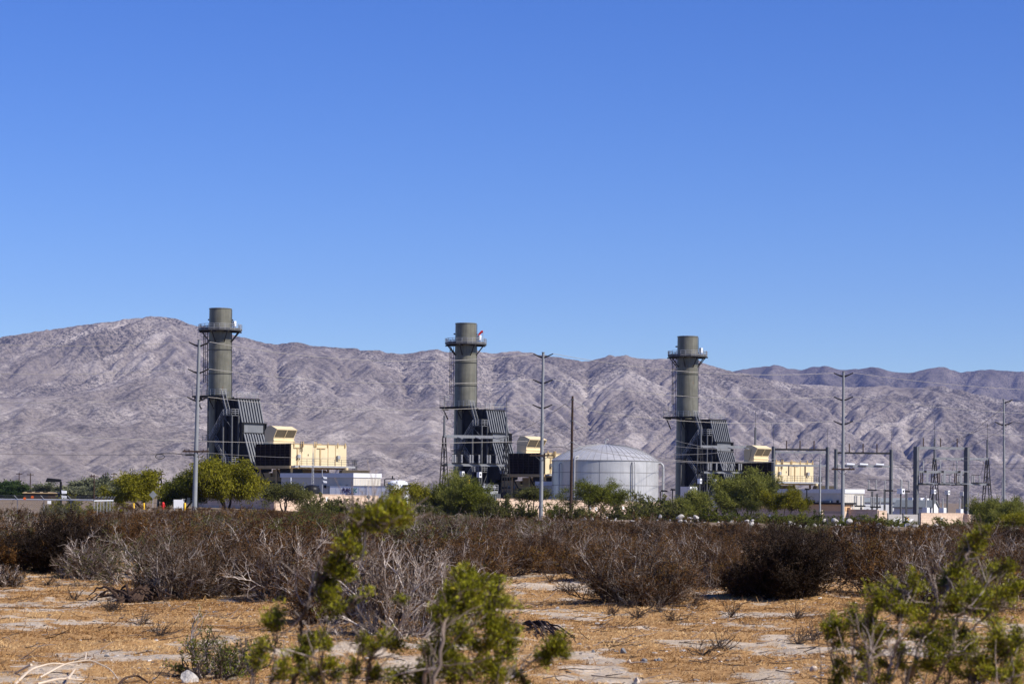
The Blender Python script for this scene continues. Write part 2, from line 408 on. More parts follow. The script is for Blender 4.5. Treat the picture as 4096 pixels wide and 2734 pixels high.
def mountain(name, label, y0, y1, xw, cell, foot, sil, mat, seed, steps, Ks, D, r, prof=1.0, spur=120, f=2):
    xs = np.arange(-xw, xw+1, cell); ys = np.arange(y0, y1+1, cell)
    X, Y = np.meshgrid(xs, ys); th = X/Y
    sp = np.array(sil, float); u_ = np.array([un(a, c) for a, c in sp])
    tgt = np.interp(th, u_[:, 0]/F, -u_[:, 1]/F)          # wanted elevation of the skyline
    yr = y0+(y1-y0)*(.78+.08*fbm(X*.0006+seed, X*0+2.2, 3))
    t = np.clip((Y-y0)/(yr-y0), 0, 1); back = np.clip((Y-yr)/(y1-yr+1), 0, 1)
    base = tgt*yr*(t**prof)*(1-.9*back)
    big = fbm(X/1700+seed, Y/1900+seed*2, 4)
    H = base+spur*big*np.sin(t*math.pi)**.7*(1-back)+25*fbm(X/300, Y/300, 3)*np.sin(t*math.pi)
    H = np.maximum(H, foot)
    H = carve(H, cell, steps, Ks, D, r, seed)
    H = refine(H, f); xs = np.linspace(xs[0], xs[-1], H.shape[1]); ys = np.linspace(ys[0], ys[-1], H.shape[0])
    X, Y = np.meshgrid(xs, ys); th = X/Y; t = np.clip((Y-y0)/(y1-y0), 0, 1)
    H = H+6.5*fbm(X/80, Y/80, 4)*smooth(0, .1, t)
    # scale each bearing so the skyline stands where it should
    bins = np.linspace(th.min(), th.max(), 700); ib = np.clip(np.searchsorted(bins, th), 0, 699)
    e = (H-HC)/Y; mx = np.full(700, -1.); np.maximum.at(mx, ib.ravel(), e.ravel())
    cen = bins; want = np.interp(cen, u_[:, 0]/F, -u_[:, 1]/F)
    ok = mx > 1e-3; fac = np.where(ok, want/np.where(ok, mx, 1), 1)
    fac = np.clip(fac, .4, 2.2)
    kern = np.hanning(25); kern /= kern.sum(); fac = np.convolve(np.pad(fac, 12, 'edge'), kern, 'valid')
    H = foot+(H-foot)*np.interp(th, cen, fac)
    for it in range(2):
        e = (H-HC)/Y; mx = np.full(700, -1.); np.maximum.at(mx, ib.ravel(), e.ravel())
        f2 = np.clip(np.where(mx > 1e-3, want/np.where(mx > 1e-3, mx, 1), 1), .85, 1.18); k2 = np.hanning(11); k2 /= k2.sum()
        H = foot+(H-foot)*np.interp(th, cen, np.convolve(np.pad(f2, 5, 'edge'), k2, 'valid'))
    ft = smooth(0, .05, np.clip((Y-y0)/(y1-y0), 0, 1)); H = -60+(H+60)*ft
    nx, ny = len(xs), len(ys)
    V = np.stack([X.ravel(), Y.ravel(), H.ravel()], 1)
    r, c = np.meshgrid(np.arange(ny-1), np.arange(nx-1), indexing='ij')
    Q = np.stack([r*nx+c, r*nx+c+1, (r+1)*nx+c+1, (r+1)*nx+c], -1).reshape(-1, 4)
    o = link(name, np_mesh(name, V, Q, None, True), mat); return tag(o, label, 'mountain', kind='structure')
def rockmat(name, lo, mid, hi, veg):
    m, nt, b = nodes(name)
    c = ramp(nt, noise(nt, .0022, 7, .62, dist=.4), [(.30, lo), (.5, mid), (.72, hi)])
    band = ramp(nt, noise(nt, .006, 6, .7), [(.52, (0, 0, 0)), (.66, (.75, .75, .75))])
    c = mix(nt, band, c, tuple(x*1.28 for x in hi))
    s = ramp(nt, noise(nt, .11, 4, .75), [(.46, (0, 0, 0)), (.56, (1, 1, 1))])
    tc = nt.nodes.new('ShaderNodeTexCoord'); sp = nt.nodes.new('ShaderNodeSeparateXYZ'); nt.links.new(tc.outputs['Object'], sp.inputs[0])
    hr = N(nt, 'ShaderNodeMapRange'); hr.inputs['From Min'].default_value = 40; hr.inputs['From Max'].default_value = 620; hr.inputs['To Min'].default_value = .6; hr.inputs['To Max'].default_value = 1.0
    nt.links.new(sp.outputs['Z'], hr.inputs['Value'])
    dens = ramp(nt, noise(nt, .0026, 6, .62), [(.35, (.3, .3, .3)), (.58, (1, 1, 1))])
    f = mix(nt, 1.0, s, dens, 'MULTIPLY')
    f = mix(nt, 1.0, f, hr.outputs[0], 'MULTIPLY')
    c = mix(nt, f, c, veg)
    nt.links.new(c, b.inputs['Base Color']); b.inputs['Roughness'].default_value = 1; b.inputs['Specular IOR Level'].default_value = 0
    bp = N(nt, 'ShaderNodeBump', Strength=.48, Distance=5.0); nt.links.new(noise(nt, .05, 7, .7), bp.inputs['Height']); nt.links.new(bp.outputs[0], b.inputs['Normal'])
    return m
S = 1.7437
near = [(-700, 800), (0, 775), (50, 765), (150, 751), (220, 741), (265, 737), (300, 730), (345, 726), (385, 726), (415, 732), (450, 745), (520, 762), (560, 772), (600, 783), (640, 790), (685, 782), (700, 790), (760, 795), (860, 803), (930, 812), (1000, 800), (1035, 808), (1085, 798), (1130, 812), (1160, 806), (1190, 805), (1215, 808), (1260, 815), (1350, 829), (1400, 815), (1440, 815), (1480, 823), (1540, 822), (1575, 812), (1620, 832), (1660, 845), (1690, 851), (1760, 868), (1830, 880), (1895, 883), (1960, 888), (2030, 884), (2090, 890), (2165, 884), (2230, 899), (2300, 915), (2349, 922), (3000, 960)]
near = [(a*S, c*S) for a, c in near]
far = [(1200, 900), (1500, 880), (1640, 860), (1690, 850), (1740, 842), (1780, 837), (1805, 843), (1840, 849), (1860, 842), (1900, 839), (1930, 848), (1970, 846), (2010, 841), (2050, 853), (2090, 855), (2130, 846), (2165, 840), (2200, 854), (2240, 850), (2275, 847), (2310, 851), (2349, 852), (3000, 870)]
far = [(a*S, c*S) for a, c in far]
M['rock'] = rockmat('desert_rock', (.150, .128, .114), (.228, .197, .175), (.335, .298, .268), (.034, .032, .030))
M['rock2'] = rockmat('far_rock', (.09, .078, .07), (.13, .113, .10), (.185, .16, .145), (.035, .032, .030))
mountain('mountain', 'bare gullied desert range behind the plant', 4300, 9300, 2500, 10.0, -16, near, M['rock'], 5, 260, MK, MD, .0105, prof=1.0, spur=300)
mountain('far_ridge', 'bluish ridge peeping over the range at right', 10500, 13600, 3300, 25.0, -25, far, M['rock2'], 9, 110, MK, MD, .006, prof=.9, spur=200)

# ================================================================ air
hz = MB(); hz.box(-4200, 4200, -300, 14500, -140, 1350)
m = bpy.data.materials.new('air'); m.use_nodes = True; nt = m.node_tree
nt.nodes.remove(nt.nodes['Principled BSDF'])
pv = nt.nodes.new('ShaderNodeVolumePrincipled'); pv.inputs['Density'].default_value = HAZE; pv.inputs['Color'].default_value = HAZE_C; pv.inputs['Anisotropy'].default_value = 0
nt.links.new(pv.outputs[0], nt.nodes['Material Output'].inputs['Volume'])
h = hz.build('haze', m); tag(h, 'thin blue haze over the valley', 'haze', kind='stuff')
# ================================================================ the three generating units
SD = SUN  # (only a shorthand)
def rail(mb, pts, h=1.07, step=1.6, w=.06, rails=(1.07, .72, .37)):
    """handrail along a path of (a,b,z)"""
    for p, q in zip(pts[:-1], pts[1:]):
        p = np.array(p, float); q = np.array(q, float); n = max(1, int(round(np.linalg.norm((q-p)[:2])/step)))
        for r in rails: mb.bar(p+(0, 0, r), q+(0, 0, r), w)
        for i in range(n+1):
            c = p+(q-p)*i/n; mb.bar(c, c+(0, 0, h), w)
    return mb
def L(u=U, w=W): return MB(u, w)
def boxes(name, mat, parent, lst):
    """one part per box"""
    for b_ in lst: L().box(*b_).build(name, M[mat], parent)
def bars(name, mat, parent, lst):
    for p, q, w_ in lst: L().bar(p, q, w_).build(name, M[mat], parent)
def ladder(mb, a, b, z0, z1, out, side, cage=True):
    """ladder at (a,b), 'out' points away from what it climbs, side runs across"""
    o = np.array(out); s = np.array(side)
    for k in (-.24, .24): mb.bar((a+s[0]*k, b+s[1]*k, z0), (a+s[0]*k, b+s[1]*k, z1+1), .07)
    z = z0
    while z < z1:
        mb.bar((a-s[0]*.24, b-s[1]*.24, z), (a+s[0]*.24, b+s[1]*.24, z), .035); z += .35
    if cage:
        pts = [(math.cos(t), math.sin(t)) for t in np.linspace(0, math.pi, 7)]
        P = [(a+s[0]*.38*c+o[0]*.75*d, b+s[1]*.38*c+o[1]*.75*d) for c, d in pts]
        z = z0+2.3
        while z <= z1+1:
            for p, q in zip(P[:-1], P[1:]): mb.bar((*p, z), (*q, z), .06)
            z += 1.4
        for p in P[1:-1]: mb.bar((*p, z0+2.3), (*p, z1+1), .045)

O1 = at(876, 1990, 418.5); O1 = (O1[0], 418.5)
def stack_unit(loc):
    t = thing('exhaust_stack', 'olive exhaust stack left of all, steel pole with crossarms in front of it', 'exhaust stack', loc, 'exhaust stacks of the power plant')
    # chimney
    prof = [(2.28, 0), (2.14, 19.4), (2.12, 23.9)]
    for z in (24.05, 28.45, 30.2):
        prof += [(2.10, z), (2.17, z+.02), (2.17, z+.16), (2.09, z+.18)]
    prof += [(2.03, 35.95), (2.10, 35.96), (2.10, 36.1), (1.93, 36.1), (1.93, 30.5)]
    mb = L(); mb.lathe(prof, n=40); ch = mb.build('chimney', M['stack'], t)
    mb = L()
    for z in (24.03, 28.43): mb.lathe([(2.18, z), (2.185, z+.05), (2.18, z+.1)], n=40)
    for z, az in ((34.1, 250), (34.1, 20), (33.2, 290)):
        c, s_ = math.cos(R(az)), math.sin(R(az)); mb.tube([(2.0*c, 2.0*s_, z), (2.5*c, 2.5*s_, z)], .14, 8)
    mb.tube([(1.35, 1.72, 20), (1.31, 1.66, 35.9)], .05, 6)
    mb.build('fittings', M['ring'], ch)
    # upper platform
    n = 12; ro = 3.95
    ring = [(ro*math.cos(2*math.pi*(i+.5)/n), ro*math.sin(2*math.pi*(i+.5)/n)) for i in range(n)]
    mb = L(); zp = 32.05
    o_ = [(x, y, z) for z in (zp-.1, zp+.02) for x, y in ring]; q_ = [(2.12*x/ro, 2.12*y/ro, z) for z in (zp-.1, zp+.02) for x, y in ring]
    mb.add(o_+q_, [f for i in range(n) for j in [(i+1) % n] for f in ((i, j, n+j, n+i), (n+i, n+j, 3*n+j, 3*n+i), (j, i, 2*n+i, 2*n+j))])
    for i in range(n):
        p, q = ring[i], ring[(i+1) % n]; mb.bar((*p, zp+.17), (*q, zp+.17), .05, .34)
    pf = mb.build('upper_platform', M['galvd'], t)
    mb = L(); rail(mb, [(x, y, zp) for x, y in ring+[ring[0]]], step=1.05, w=.07); mb.build('railing', M['galv'], pf)
    for i in range(8):
        c, s_ = math.cos(2*math.pi*(i+.5)/8), math.sin(2*math.pi*(i+.5)/8); mb = L()
        mb.bar((2.1*c, 2.1*s_, zp-.22), (4.15*c, 4.15*s_, zp-.22), .16, .22); mb.bar((2.08*c, 2.08*s_, 29.9), (3.6*c, 3.6*s_, zp-.3), .15)
        mb.build('bracket', M['bracket'], pf)
    mb = L(); mb.box(1.15, 1.65, 1.95, 2.5, zp+.75, zp+1.75); mb.build('cabinet', M['white'], pf)
    mb = L(); mb.box(1.2, 1.6, 2.0, 2.4, zp+.35, zp+.7); mb.build('motor', M['blue'], pf)
    # ladder to the upper platform, on the stack's left as the road sees it
    la = np.array((-U[0], -W[0])); la /= np.linalg.norm(la); sd = np.array((-la[1], la[0]))
    mb = L(); p = la*2.32; ladder(mb, p[0], p[1], 20.2, 32.0, la, sd); mb.build('ladder', M['galvd'], t)
    # lower platform
    mb = L(); mb.box(-4.3, 2.7, -2.8, 1.0, 19.68, 20.0); mb.box(-4.3, -2.43, 1.0, 4.5, 19.70, 19.98)
    lp = mb.build('lower_platform', M['dark'], t)
    mb = L(); rail(mb, [(-2.5, 4.5, 20), (-4.25, 4.5, 20), (-4.25, -2.75, 20), (2.6, -2.75, 20)], step=1.2)
    rail(mb, [(-4.25, -2.75, 21), (-4.25, -1.4, 21), (-3.2, -1.4, 21)], step=1.1)
    rail(mb, [(-2.35, 2.4, 19.75), (-2.35, 7.1, 19.45), (3.0, 7.1, 19.45), (3.0, 2.4, 19.75)], step=1.25); mb.build('railing', M['galv'], lp)
    for b_ in (-2.2, 1.2, 4.2):
        mb = L(); mb.bar((-2.5, b_, 17.6), (-4.0, b_, 19.66), .16); mb.bar((-2.45, b_, 19.5), (-4.25, b_, 19.5), .16, .3); mb.build('bracket', M['bracket'], lp)
    # catalyst casing: dark box whose sunny side leans out towards the turbine
    mb = L(); mb.prism([(1.2, .2), (1.2, 19.55), (7.05, 19.4), (8.2, 14.95), (8.55, 14.9), (8.55, 13.15), (10.75, 7.1), (10.75, 6.2), (9.6, 5.9), (9.6, .2)], -2.35, 3.0)
    for z in np.arange(2, 19, 1.9): mb.box(-2.46, -2.30, 1.6, 4.3, z, z+.16)
    for z in np.arange(7.3, 13, .95): mb.box(-2.44, -2.30, 8.0, 8.6+(13.1-z)*.36, z, z+.12)
    for b_ in (1.5, 4.4, 6.3): mb.box(-2.56, -2.30, b_, b_+.26, .2, 19.3)
    cs = mb.build('casing', M['casing'], t)
    def panel(name, b0, z0, b1, z1, nr, a0, a1):
        mb = L(); d = np.array((b1-b0, z1-z0)); d /= np.linalg.norm(d); nn = np.array((-d[1], d[0]))
        if nn[0] < 0: nn = -nn
        q = lambda b, z, k: (b+nn[0]*k, z+nn[1]*k)
        mb.prism([q(b0, z0, .0), q(b0, z0, .06), q(b1, z1, .06), q(b1, z1, 0)], a0, a1); pn = mb.build(name, M['panel'], t)
        mb = L()
        for i in range(nr+1):
            a = a0+(a1-a0)*i/nr
            mb.prism([q(b0, z0, .055), q(b0, z0, .30), q(b1, z1, .30), q(b1, z1, .055)], a-.04, a+.04)
            mb.prism([q(b0, z0, .30), q(b0, z0, .34), q(b1, z1, .34), q(b1, z1, .30)], a-.11, a+.11)
        mb.build('stiffener', M['panel'], pn)
    panel('upper_duct_panel', 7.09, 19.15, 8.22, 14.95, 8, -2.3, 2.95)
    panel('lower_duct_panel', 8.72, 12.9, 10.84, 7.15, 8, -2.3, 2.95)
    mb = L(); mb.box(-2.55, 3.15, 7.0, 7.45, 19.2, 19.42); mb.build('top_beam', M['dark'], t)
    mb = L(); mb.box(-2.45, 3.05, 8.2, 8.62, 13.2, 14.88); ej = mb.build('expansion_joint', M['panel'], t)
    mb = L()
    for z in (14.86, 13.02): mb.box(-2.75, 3.45, 8.15, 8.95, z, z+.14)
    for a in (-2.75, -2.35, 2.85, 3.30): mb.box(a, a+.12, 8.3, 8.9, 13.17, 14.85)
    mb.box(3.32, 3.44, 8.3, 8.9, 11.2, 13.0); mb.box(-2.75, -2.63, 8.4, 8.9, 11.6, 13.0)
    mb.build('flange', M['dark'], ej)
    # stair tower against the shaded side
    mb = L(); rl = L()
    for z, b0, b1 in ((16.3, 5.9, 8.0), (11.7, .3, 2.3), (7.6, 5.7, 8.1), (3.2, .3, 2.3)):
        mb.box(-4.5, -2.7, b0, b1, z-.16, z); rail(rl, [(-2.75, b1, z), (-4.45, b1, z), (-4.45, b0, z)] if b0 > 3 else [(-2.75, b0, z), (-4.45, b0, z), (-4.45, b1, z)], step=.9)
    for a, b0, z0, b1, z1 in ((-3.35, 4.5, 20, 5.9, 16.3), (-4.2, 5.9, 16.3, 2.3, 11.7), (-3.35, 2.3, 11.7, 5.7, 7.6), (-4.2, 5.7, 7.6, 2.3, 3.2), (-3.35, 2.3, 3.2, 4.6, .1)):
        for k in (-.4, .4):
            mb.bar((a+k, b0, z0), (a+k, b1, z1), .06, .26); rl.bar((a+k, b0, z0+1.0), (a+k, b1, z1+1.0), .06); rl.bar((a+k, b0, z0+.55), (a+k, b1, z1+.55), .05)
            for j in range(5):
                s_ = j/4; b_, z_ = b0+(b1-b0)*s_, z0+(z1-z0)*s_; rl.bar((a+k, b_, z_), (a+k, b_, z_+1), .05)
        for j in range(14):
            s_ = (j+.5)/14; b_, z_ = b0+(b1-b0)*s_, z0+(z1-z0)*s_; mb.box(a-.4, a+.4, b_-.12, b_+.12, z_-.02, z_+.02)
    st = mb.build('stairs', M['galvd'], t); rl.build('stair_railing', M['galv'], st)
    for a, b_ in ((-4.4, 1.7), (-4.4, 8.0), (-2.75, 8.0), (-4.4, 5.7)):
        mb = L(); mb.box(a-.12, a+.12, b_-.12, b_+.12, 0, 16.2 if b_ > 3 else 19.6); mb.build('support_post', M['galvd'], t)
    bars('brace', 'galvd', t, [((-4.4, 5.9, 15.9), (-4.4, 8.0, 13.9), .1), ((-4.4, 2.2, 3), (-4.4, 5.6, 0.2), .1), ((-2.75, 8, 7.2), (-4.4, 8, 4.2), .1)])
    return t
def turbine(loc):
    t = thing('turbine_enclosure', 'tan turbine housing under the filter house left of the lettered trailer', 'turbine', loc, 'turbine housings')
    mb = L(); mb.box(-1.8, 3.8, 10.9, 15.4, .4, 5.9); mb.box(-2.6, 4.4, 15.4, 23.4, .4, 5.2); mb.prism([(15.6, 5.2), (15.6, 6.5), (21.0, 6.5), (22.4, 5.2)], -1.5, 6.5); b = mb.build('housing', M['tand'], t)
    boxes('door', 'slate', t, [(-1.9, -1.8, 11.4, 12.4, .5, 2.6), (-2.7, -2.6, 16.5, 17.6, .5, 2.7)])
    mb = L()
    for b_, z in ((10.95, 4.6), (11.2, 3.0), (15.7, 4.2)): mb.tube([(-2.6, b_, z), (-3.0, b_+.2, z), (-3.4, b_+4, z), (-3.4, b_+4.4, .3)], .16, 8)
    mb.tube([(-3.2, 12.2, 0), (-3.2, 12.2, 3.0), (-2.4, 12.2, 3.6)], .5, 12)
    mb.build('pipework', M['dark'], t)
    mb = L(); mb.box(-4.6, -2.7, 11.0, 23.2, 2.85, 2.98)
    for b_ in np.arange(11.2, 23.3, 2.4): mb.box(-4.55, -4.4, b_, b_+.15, 0, 2.85)
    g_ = mb.build('gallery', M['dark'], t)
    mb = L(); rail(mb, [(-4.55, 11, 2.98), (-4.55, 23.2, 2.98)], step=1.8); mb.build('railing', M['galvd'], g_)
    boxes('instrument_box', 'box', t, [(-1.94 if b_ < 15 else -2.74, -1.8 if b_ < 15 else -2.6, b_, b_+.35, z, z+.55) for b_, z in ((12.5, 4.4), (13.8, 4.4), (18.3, 3.7), (19.6, 3.7), (21.2, 3.7))])
    mb = L(); mb.prism([(23.5, .3), (23.5, 4.6), (24.2, 4.9), (27.8, 4.9), (28.4, 4.2), (28.4, .3)], -1.6, 4.0); gn = mb.build('generator', M['tand'], t)
    mb = L(); mb.prism([(27.5, 5.0), (27.9, 6.45), (28.7, 6.45), (28.2, 5.0)], 3.0, 10.0); mb.build('cooling_cowl', M['grille'], gn)
    mb = L(); mb.lathe([(0.7, 4.85), (.7, 6.0), (.5, 6.4), (.35, 6.45), (.35, 6.9), (0.01, 6.95)], (6.5, 26.2), 16); mb.build('vent', M['tan'], gn)
    return t
def filter_house(loc):
    t = thing('filter_house', 'tan air filter house raised beside the leftmost stack, dark louvred side', 'filter house', loc, 'air filter houses')
    a0, a1, b0, b1, z0, z1 = -5.5, 8.35, 15.5, 24.38, 7.1, 10.97
    mb = L(); mb.box(a0, a1, b0, b1, z0, z1); bd = mb.build('body', M['tan'], t)
    mb = L(); mb.box(a0-.12, a0, b0+.05, b1-.04, z0+.03, z1-.05); sc = mb.build('intake_screen', M['louvre'], t)
    mb = L()
    for i in range(8):
        b_ = b0+.1+(b1-b0-.24)*i/7; mb.box(a0-.22, a0-.115, b_-.05, b_+.05, z0+.04, z1-.06)
    for z in np.arange(z0+.5, z1-.2, .48): mb.box(a0-.16, a0-.115, b0+.1, b1-.1, z, z+.05)
    mb.build('screen_frame', M['louvf'], sc)
    mb = L(); mb.box(a0-.35, a1-.2, b0-.1, b1+.05, z0-.5, z0-.02)
    for a in np.arange(a0+.6, a1, 1.75): mb.box(a, a+.25, b1+.05, b1+1.1, z0-.42, z0-.16)
    mb.build('base_frame', M['tand'], t)
    # service walkway on the sunny side
    mb = L(); mb.box(a0+.9, a1+.9, b1+.02, b1+1.3, z0-.14, z0+.0); mb.bar((a0+.9, b1+1.33, z0-.1), (a1+.9, b1+1.33, z0-.1), .06, .32); mb.box(a0-.1, a0+.9, b1+.03, b1+1.1, z0-.3, z0-.05)
    wk = mb.build('walkway', M['galv'], t)
    mb = L(); rail(mb, [(a0+.9, b1+1.28, z0), (a1+.9, b1+1.28, z0), (a1+.9, b1-1, z0)], h=1.2, step=1.75, rails=(1.2, .8, .4), w=.055); mb.build('railing', M['galvd'], wk)
    mb = L(); ladder(mb, a1+1.3, b1+.6, .4, 7.3, (1, 0), (0, 1)); mb.build('ladder', M['galvd'], wk)
    # panel joints, lugs, conduits
    boxes('panel_joint', 'tand', bd, [(a, a+.09, b1-.01, b1+.06, z0+.05, z1-.12) for a in (a0+2.55, a0+5.8, a0+9.1, a0+11.0)])
    boxes('eaves_trim', 'tand', bd, [(a0, a1, b1-.01, b1+.05, z1-.10, z1-.02)])
    for a in (a0+.5, a0+2.35, a0+2.75, a0+5.55, a0+5.95, a0+8.9, a0+11.4, a0+13.3):
        mb = L(); mb.prism([(a, z1-.5), (a, z1+.3), (a+.13, z1+.42), (a+.26, z1+.3), (a+.26, z1-.5)], b1+.065, b1+.14, 'b'); mb.build('lifting_lug', M['tand'], bd)
    boxes('cable_duct', 'tand', bd, [(a+.1, a+2.2, b1-.01, b1+.16, z1-.78, z1-.66) for a in (a0+.4, a0+6.2)]+[(a, a+.28, b1-.01, b1+.115, z0+.2, z1-.8) for a in (a0+1.35, a0+7.0)])
    boxes('roof_hatch', 'tand', bd, [(a, a+.9, b1-.4, b1-.02, z1-.01, z1+.12) for a in (a0+1.1, a0+6.6)])
    for a in (a0+1.25, a0+11.2):
        mb = L(); mb.box(a, a+.62, b1+.12, b1+.5, z0+1.35, z0+1.95); jb = mb.build('junction_box', M['box'], t)
        mb = L(); mb.tube([(a+.55, b1+.2, z0+1.4), (a+.6, b1+.22, z0+1.0)], .06, 6); mb.build('conduit', M['dark'], jb)
    boxes('wall_socket', 'dark', bd, [(a0+4.1, a0+4.2, b1+.01, b1+.1, z0+1.75, z0+2.1)])
    mb = L(); ladder(mb, a0+2.3, b1+.2, z1-1.4, z1-.6, (0, 1), (1, 0), False); mb.build('rung_step', M['dark'], bd)
    # hooded outlet on the roof
    c0, c1, hb = -4.9, .1, 19.35
    mb = L(); mb.prism([(hb-2.3, z1), (hb-2.3, 13.2), (hb-1.6, 14.15), (hb-.55, 14.15), (hb+.85, 13.55), (hb-.02, 12.05), (hb-.02, z1)], c0, c1); hd = mb.build('outlet_hood', M['tan'], t)
    mb = L(); q = [(hb+.03, 12.16), (hb+.77, 13.44)]; mb.prism([q[0], q[1], (q[1][0]+.05, q[1][1]-.03), (q[0][0]+.05, q[0][1]-.03)], c0+.15, c1-.15); gr = mb.build('hood_grille', M['grille'], hd)
    mb = L(); mb.prism([(hb+.08, 12.1), (hb+.82, 13.38), (hb+.92, 13.4), (hb+.14, 12.06)], (c0+c1)/2-.05, (c0+c1)/2+.05); mb.box(c0-.05, c1+.08, hb-.02, hb+.1, 11.5, 11.62); mb.box(c0-.05, c1+.08, hb-.02, hb+.06, 12.02, 12.1); mb.build('hood_trim', M['tan'], hd)
    for a, b_ in ((a0+.4, b0+.5), (a0+.4, b0+4.6), (a0+.4, b1-.6), (a1-.6, b0+.5), (a1-.6, b0+4.6), (a1-.6, b1-.6)):
        mb = L(); mb.box(a, a+.3, b_, b_+.3, 0, z0-.52); mb.build('leg', M['tand'], t)
    bars('brace', 'dark', t, [((a0+.55, b_, z0-.6), (a0+.55, q, 2.6), .16) for b_, q in ((b0+.65, b0+3.2), (b0+4.75, b0+7.4))])
    boxes('inlet_duct', 'dark', t, [(a0+.5, a0+3.6, b0+5.6, b1-.8, z0-1.5, z0-.55)])
    return t
def control(loc):
    t = thing('control_building', 'long pale control building behind the brick wall, sunlit end by the lettered trailer', 'control building', loc, 'flat roofed control buildings')
    a0, a1, b0, b1, z1 = CTRL
    mb = L(); mb.box(a0, a1, b0, b1, -.5, z1-.75); w_ = mb.build('wall', M['ctrl'], t)
    mb = L(); mb.box(a0-.15, a1+.15, b0-.15, b1+.15, z1-.75, z1); mb.build('roof', M['bluew'], t)
    mb = L()
    for a in np.arange(a0+.5, a1, .62): mb.box(a, a+.05, b1, b1+.03, 0, z1-.8)
    mb.build('panel_joint', M['bluew'], w_)
    for b_, c in ((b0+3.2, 'ctrl'), (b1-5.8, 'slate')):
        mb = L(); mb.box(a0-.06, a0, b_, b_+1.7, .4, 3.3); d = mb.build('door', M[c], t); mb = L(); mb.box(a0-.16, a0-.06, b_+.15, b_+.25, 1.7, 2.0); mb.build('handle', M['dark'], d)
        mb = L(); mb.box(a0-.3, a0, b_-.1, b_+1.8, 3.4, 3.5); mb.build('door_canopy', M['slate'], t)
    mb = L(); mb.box(a0-.9, a0, b1-4.2, b1-2.6, 1.6, 3.6); ac = mb.build('air_conditioner', M['slate'], t)
    mb = L(); mb.box(a0-.95, a0-.9, b1-4.0, b1-2.8, 1.8, 2.9); mb.build('vent_grille', M['dark'], ac)
    boxes('wall_lamp', 'black', t, [(a0-.3, a0, b_, b_+.35, z, z+.5) for b_, z in ((b1-8.6, 3.1), (b1-1.6, 3.2), (b1-6.8, 3.2))])
    boxes('alarm_box', 'red', t, [(a0-.14, a0, b_, b_+.25, z, z+.6) for b_, z in ((b0+6.2, 1.9), (b1-1.5, 2.0), (b1-.8, 1.1))])
    boxes('notice', 'box', t, [(a0-.05, a0, b_, b_+.5, z, z+.35) for b_, z in ((b1-9.2, 1.9), (b1-9.2, 1.2), (b1-1.2, 1.6))])
    return t
CTRL = (-7.0, -.3, 23.5, 41.0, 5.75)
G = {}
zs = (0.0, -.95, -1.9)
d2 = 437.; d3 = 454.
O2 = at(1864, 1294, d2); O3 = at(2751, 1348, d3)
locs = [(O1[0], O1[1], zs[0]), (O2[0], d2, zs[1]), (O3[0], d3, zs[2])]
made = [stack_unit(locs[0]), turbine(locs[0]), filter_house(locs[0]), control(locs[0])]
labs = [('olive exhaust stack in the middle, red windsock at its upper platform', 'tan turbine housing beneath the filter house just left of the domed tank', 'tan air filter house partly hidden by the domed tank', 'sliver of pale control building between steel pole and domed tank'),
        ('olive exhaust stack right of the domed tank, tallest thing there', 'tan turbine housing behind the big green tree beside the gantries', 'tan air filter house seen through the grey gantry frame', 'long control building with shaded side behind the tan brick hut')]
for k in (1, 2):
    for o, lab in zip(made, labs[k-1]):
        c = copy_tree(o); c.location = locs[k]; c['label'] = lab
# windsock on the middle stack
p = O2[0]+U[0]*2.0+W[0]*2.6, d2+U[1]*2.0+W[1]*2.6
t = thing('windsock', 'small red windsock on the rail of the middle stack', 'windsock', (p[0], p[1], zs[1]+32.1))
mb = MB(); mb.tube([(0, 0, 0), (0, 0, 2.5)], .05, 6); mb.build('pole', M['galv'], t)
mb = MB(); mb.tube([(0, 0, 2.45), (-.25, 0, 2.4), (-.75, 0, 1.9), (-1.05, 0, 1.35)], [.26, .24, .19, .13], 10); mb.build('sleeve', M['red'], t)
# ================================================================ other things of the plant
def G3(px, py, Y): return tuple(float(q) for q in at(px, py, Y))
def gbase(px, Y):
    p = at(px, 1990, Y); return (float(p[0]), float(Y), float(gz(p[0], Y)))
# ---- domed tank
TY = 408.; tc_ = at(2421, 1840, TY); TX = float(tc_[0]); TB = float(gz(TX, TY)); TR = 9.55; ZE = 8.45-TB; ZA = 11.4-TB
t = thing('storage_tank', 'big silver domed water tank behind the brick wall', 'tank', (TX, TY, TB))
mb = MB(); mb.lathe([(TR, 0), (TR, ZE)], n=72); sh = mb.build('shell', M['tank'], t)
mb = MB(); pr = []
for k in range(15):
    f = k/14; pr.append((TR*1.008*math.cos(f*math.pi/2)**.9+.02, ZE+.05+(ZA-ZE)*math.sin(f*math.pi/2)**1.12 if f else ZE+.05))
pr = [(TR*1.008*(1-k/14), ZE+.06+(ZA-ZE)*(1-(1-k/14)**2.5)) for k in range(14)]+[(.02, ZA+.06)]
mb.lathe(pr, n=72); dm = mb.build('dome', M['tank'], t)
mb = MB()
for i in range(48):
    c, s_ = math.cos(2*math.pi*i/48), math.sin(2*math.pi*i/48)
    mb.tube([(r*c, r*s_, z+.03) for r, z in pr[:-1]], .03, 4)
mb.build('dome_seam', M['seam'], dm)
mb = MB(); mb.lathe([(TR+.1, ZE-.06), (TR+.1, ZE+.06), (TR, ZE+.07)], n=72)
mb.build('eave_ring', M['seam'], t)
for z in (ZE*.79, ZE*.565, ZE*.345, ZE*.13):
    mb = MB(); mb.lathe([(TR, z-.05), (TR+.04, z-.04), (TR+.04, z+.04), (TR, z+.05)], n=72); mb.build('hoop_seam', M['seam'], sh)
